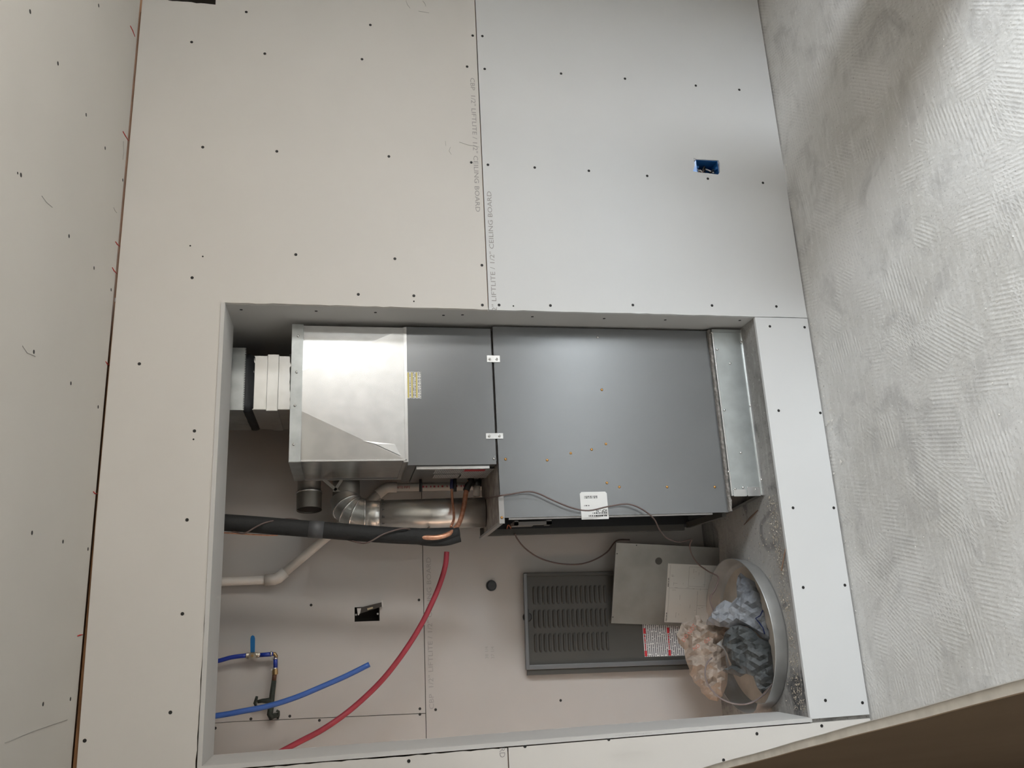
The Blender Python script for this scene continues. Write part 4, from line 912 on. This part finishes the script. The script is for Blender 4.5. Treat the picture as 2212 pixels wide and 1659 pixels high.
bagD = bag('plastic_bag', [(1566, 1366), (1580, 1352), (1598, 1349), (1622, 1358), (1640, 1378), (1668, 1390), (1672, 1420), (1670, 1455), (1668, 1476), (1655, 1490), (1646, 1498), (1635, 1486), (1628, 1462), (1612, 1455), (1600, 1462), (1580, 1456), (1560, 1450), (1572, 1443), (1580, 1435), (1572, 1412), (1560, 1392)], ((pcx, 0.28, ZT + .075), vt_n), 0.08, 5, BAG_D, 'dark grey plastic bag slumped in the middle of the drain pan', 0.024)
bagT = bag('plastic_bag', [(1461, 1372), (1468, 1360), (1474, 1346), (1490, 1343), (1498, 1338), (1503, 1329), (1510, 1330), (1518, 1344), (1534, 1344), (1552, 1350), (1576, 1356), (1572, 1368), (1558, 1384), (1548, 1392), (1558, 1396), (1565, 1402), (1568, 1425), (1572, 1450), (1571, 1480), (1562, 1504), (1550, 1514), (1532, 1511), (1515, 1497), (1512, 1484), (1500, 1474), (1490, 1455), (1482, 1425), (1478, 1403), (1465, 1390)], ((pcx, 0.43, ZT + .12), (0.15, -0.9, 0.35)), 0.10, 9, BAG_T, 'crumpled tan plastic bag with red print at the back of the drain pan', 0.026)
RED_P = mat('bag_red_print', (0.42, 0.10, 0.06), 0.5)
bn = Vector((0.15, -0.9, 0.35)).normalized(); bx = (Vector((1, 0, 0)) - bn * bn.x).normalized(); bz = bn.cross(bx)
for s_, px, py, ang, sz in (('DO', 1478, 1388, -39, .020), ('NOT', 1491, 1372, -39, .020), ('NO', 1500, 1406, -56, .018), ('OZ', 1524, 1391, -56, .018)):
    q = PP(px, py, Vector((pcx, .43, ZT + .12)) + bn * .062, bn)
    M_ = Matrix((bx, bz, bn)).transposed() @ Matrix.Rotation(math.radians(ang), 3, 'Z')
    text(s_, sz, tuple(q), M_, RED_P, bagT, 'lettering')
for pts in (((1648, 1318), (1642, 1330), (1632, 1336), (1640, 1345)), ((1640, 1345), (1648, 1356), (1652, 1370))):
    n_ = Vector(vt_n).normalized(); q = [PP(a, b, Vector((pcx, .30, ZT + .085)) + n_ * .044, n_) for a, b in pts]
    MB().tube(q, .0022, 6).build('blue_stripe', mat('blue_stripe', (0.01, 0.02, 0.10), .4), bagC)
gc = smooth_path([Y(1538, 1421, .34), Y(1527, 1433, .335), Y(1523, 1455, .33), Y(1531, 1482, .32), Y(1556, 1508, .30), Y(1590, 1521, .27), Y(1622, 1518, .24), Y(1650, 1500, .20), Y(1668, 1478, .165)], 6)
tag(MB().tube(gc, 0.0030, 7).build('loose_cable', CABLE_G), 'grey brown cable curving over the tan bag and the left side of the pan', 'cable')

# ================================================================== SMALL LOOSE THINGS
cw_ = [P(a, b, 2, ZT + .004) for a, b in ((1688, 1233), (1690, 1222), (1693, 1205), (1697, 1186))]
tag(MB().tube(smooth_path(cw_, 4), 0.0021, 6).build('copper_scrap', mat('dull_copper', (.42, .27, .19), .45, metal=.4)), 'short bent copper wire scrap on the closet floor beside the drain pan', 'wire scrap')
ws_ = [P(a, b, 2, ZT + .003) for a, b in ((1607, 1134), (1622, 1118), (1637, 1102))]
tag(MB().tube(ws_, [.001, .004, .0015], 5, smooth=False).build('wood_sliver', mat('dark_sliver', (.15, .095, .065), .8)), 'thin brown wood sliver on the closet floor by the base box', 'wood scrap')
crumb = MB(); r = random.Random(5)
def chip(c_, s_):
    vs = [c_ + Vector((r.uniform(-1, 1) * s_, r.uniform(-1, 1) * s_, r.uniform(0, .9) * s_)) for _ in range(5)]
    crumb.add(vs, [(0, 1, 2), (0, 2, 3), (0, 3, 4), (1, 2, 4), (2, 3, 4), (0, 1, 4)])
for _ in range(260):
    px = r.uniform(1660, 2200); py = r.uniform(10, 1560)
    p = P(px, py, 2, 0.0005)
    if p.y < -0.02: chip(p, r.uniform(.0012, .0035))
for _ in range(60):
    p = Vector((r.uniform(-1.35, 1.3), -abs(r.gauss(0.012, .02)) - .004, .0005)); chip(p, r.uniform(.002, .006))
for _ in range(9):
    t = r.random(); p = P(1790 + 40 * t + r.uniform(-8, 8), 850 + 240 * t, 2, 0.0005); chip(p, r.uniform(.004, .010))
crumb.build('drywall_crumbs', GYPSUM); co = bpy.data.objects['drywall_crumbs']; tag(co, 'white gypsum crumbs scattered over the concrete floor', 'debris', None, 'stuff')
crumb = MB()
for _ in range(1100):
    x = r.uniform(-1.38, -.66); y = r.choice([r.gauss(.070, .016), r.gauss(.05, .02), r.uniform(.03, .36)])
    if y > .02 and (Vector((x - pcx, y - pcy)).length > prad + .012): chip(Vector((x, y, ZT + .0003)), r.uniform(.0014, .0050))
crumb.build('sawdust', mat('pale_sawdust', (.50, .44, .36), .95)); tag(bpy.data.objects['sawdust'], 'pale sawdust and grit along the front of the closet floor', 'debris', None, 'stuff')

# drywall offcut standing on edge in the near left, brown back towards the camera
oh = 1.372
a, b = P(1586, 1659, 2, oh), P(2212, 1499, 2, oh)
d2 = (b - a); d2.z = 0; d2.normalize(); far = a + d2 * ((-0.03 - a.y) / d2.y); near = far + d2 * 2.38; nrm = Vector((d2.y, -d2.x, 0))
if nrm.x < 0: nrm = -nrm
off = thing('loose_drywall_sheet', 'loose drywall sheet standing on edge at the near left, brown paper back showing', 'drywall sheet', tuple((far + near) / 2 - Vector((0, 0, oh))))
Ls = (near - far).length; N = 60; rj = random.Random(11); tops = []
for i in range(N + 1):
    t = i / N; tops.append((far + d2 * Ls * t, oh + .004 * math.sin(t * 9) + rj.uniform(-.0016, .0016)))
def sheet(w0, w1, name, m, dz=0.0):
    vs = []; 
    for q, z in tops:
        e = q + nrm * w0; g_ = q + nrm * w1
        vs += [(e.x, e.y, 0.001), (g_.x, g_.y, 0.001), (g_.x, g_.y, z + dz), (e.x, e.y, z + dz)]
    fs = [(4 * i + k, 4 * i + (k + 1) % 4, 4 * i + 4 + (k + 1) % 4, 4 * i + 4 + k) for i in range(N) for k in range(4)] + [(0, 1, 2, 3), (4 * N, 4 * N + 1, 4 * N + 2, 4 * N + 3)]
    return MB().add(vs, fs).build(name, m, off)
sheet(0.0, 0.0006, 'brown_paper_back', BROWN); sheet(0.0006, 0.0062, 'gypsum_core', GYPSUM, -.0006); sheet(0.0062, 0.0067, 'ivory_paper_face', BOARD)

# can added out of view at the right to throw the soft shadow across the floor and the foot of the wall
bc = Vector((1.04, -1.36, 0))
bk = thing('added_shadow_can', 'grey can added out of view by the right wall to throw the floor shadow', 'trash can', tuple(bc))
MB().tube([bc + Vector((0, 0, z)) for z in (.001, .02, .66, .70)], [.165, .168, .195, .197], 28).build('can_body', mat('can_grey', (.20, .20, .20), .5), bk)
MB().tube([bc + Vector((0, 0, z)) for z in (.695, .725, .73)], [.207, .207, .196], 28).build('rim', mat('rim_grey', (.16, .16, .16), .5), bk)
for sg in (-1, 1):
    MB().tube([bc + Vector((sg * .193, -.05, .55)), bc + Vector((sg * .230, -.05, .54)), bc + Vector((sg * .230, .05, .54)), bc + Vector((sg * .193, .05, .55))], .009, 8).build('handle', _mats['rim_grey'], bk)
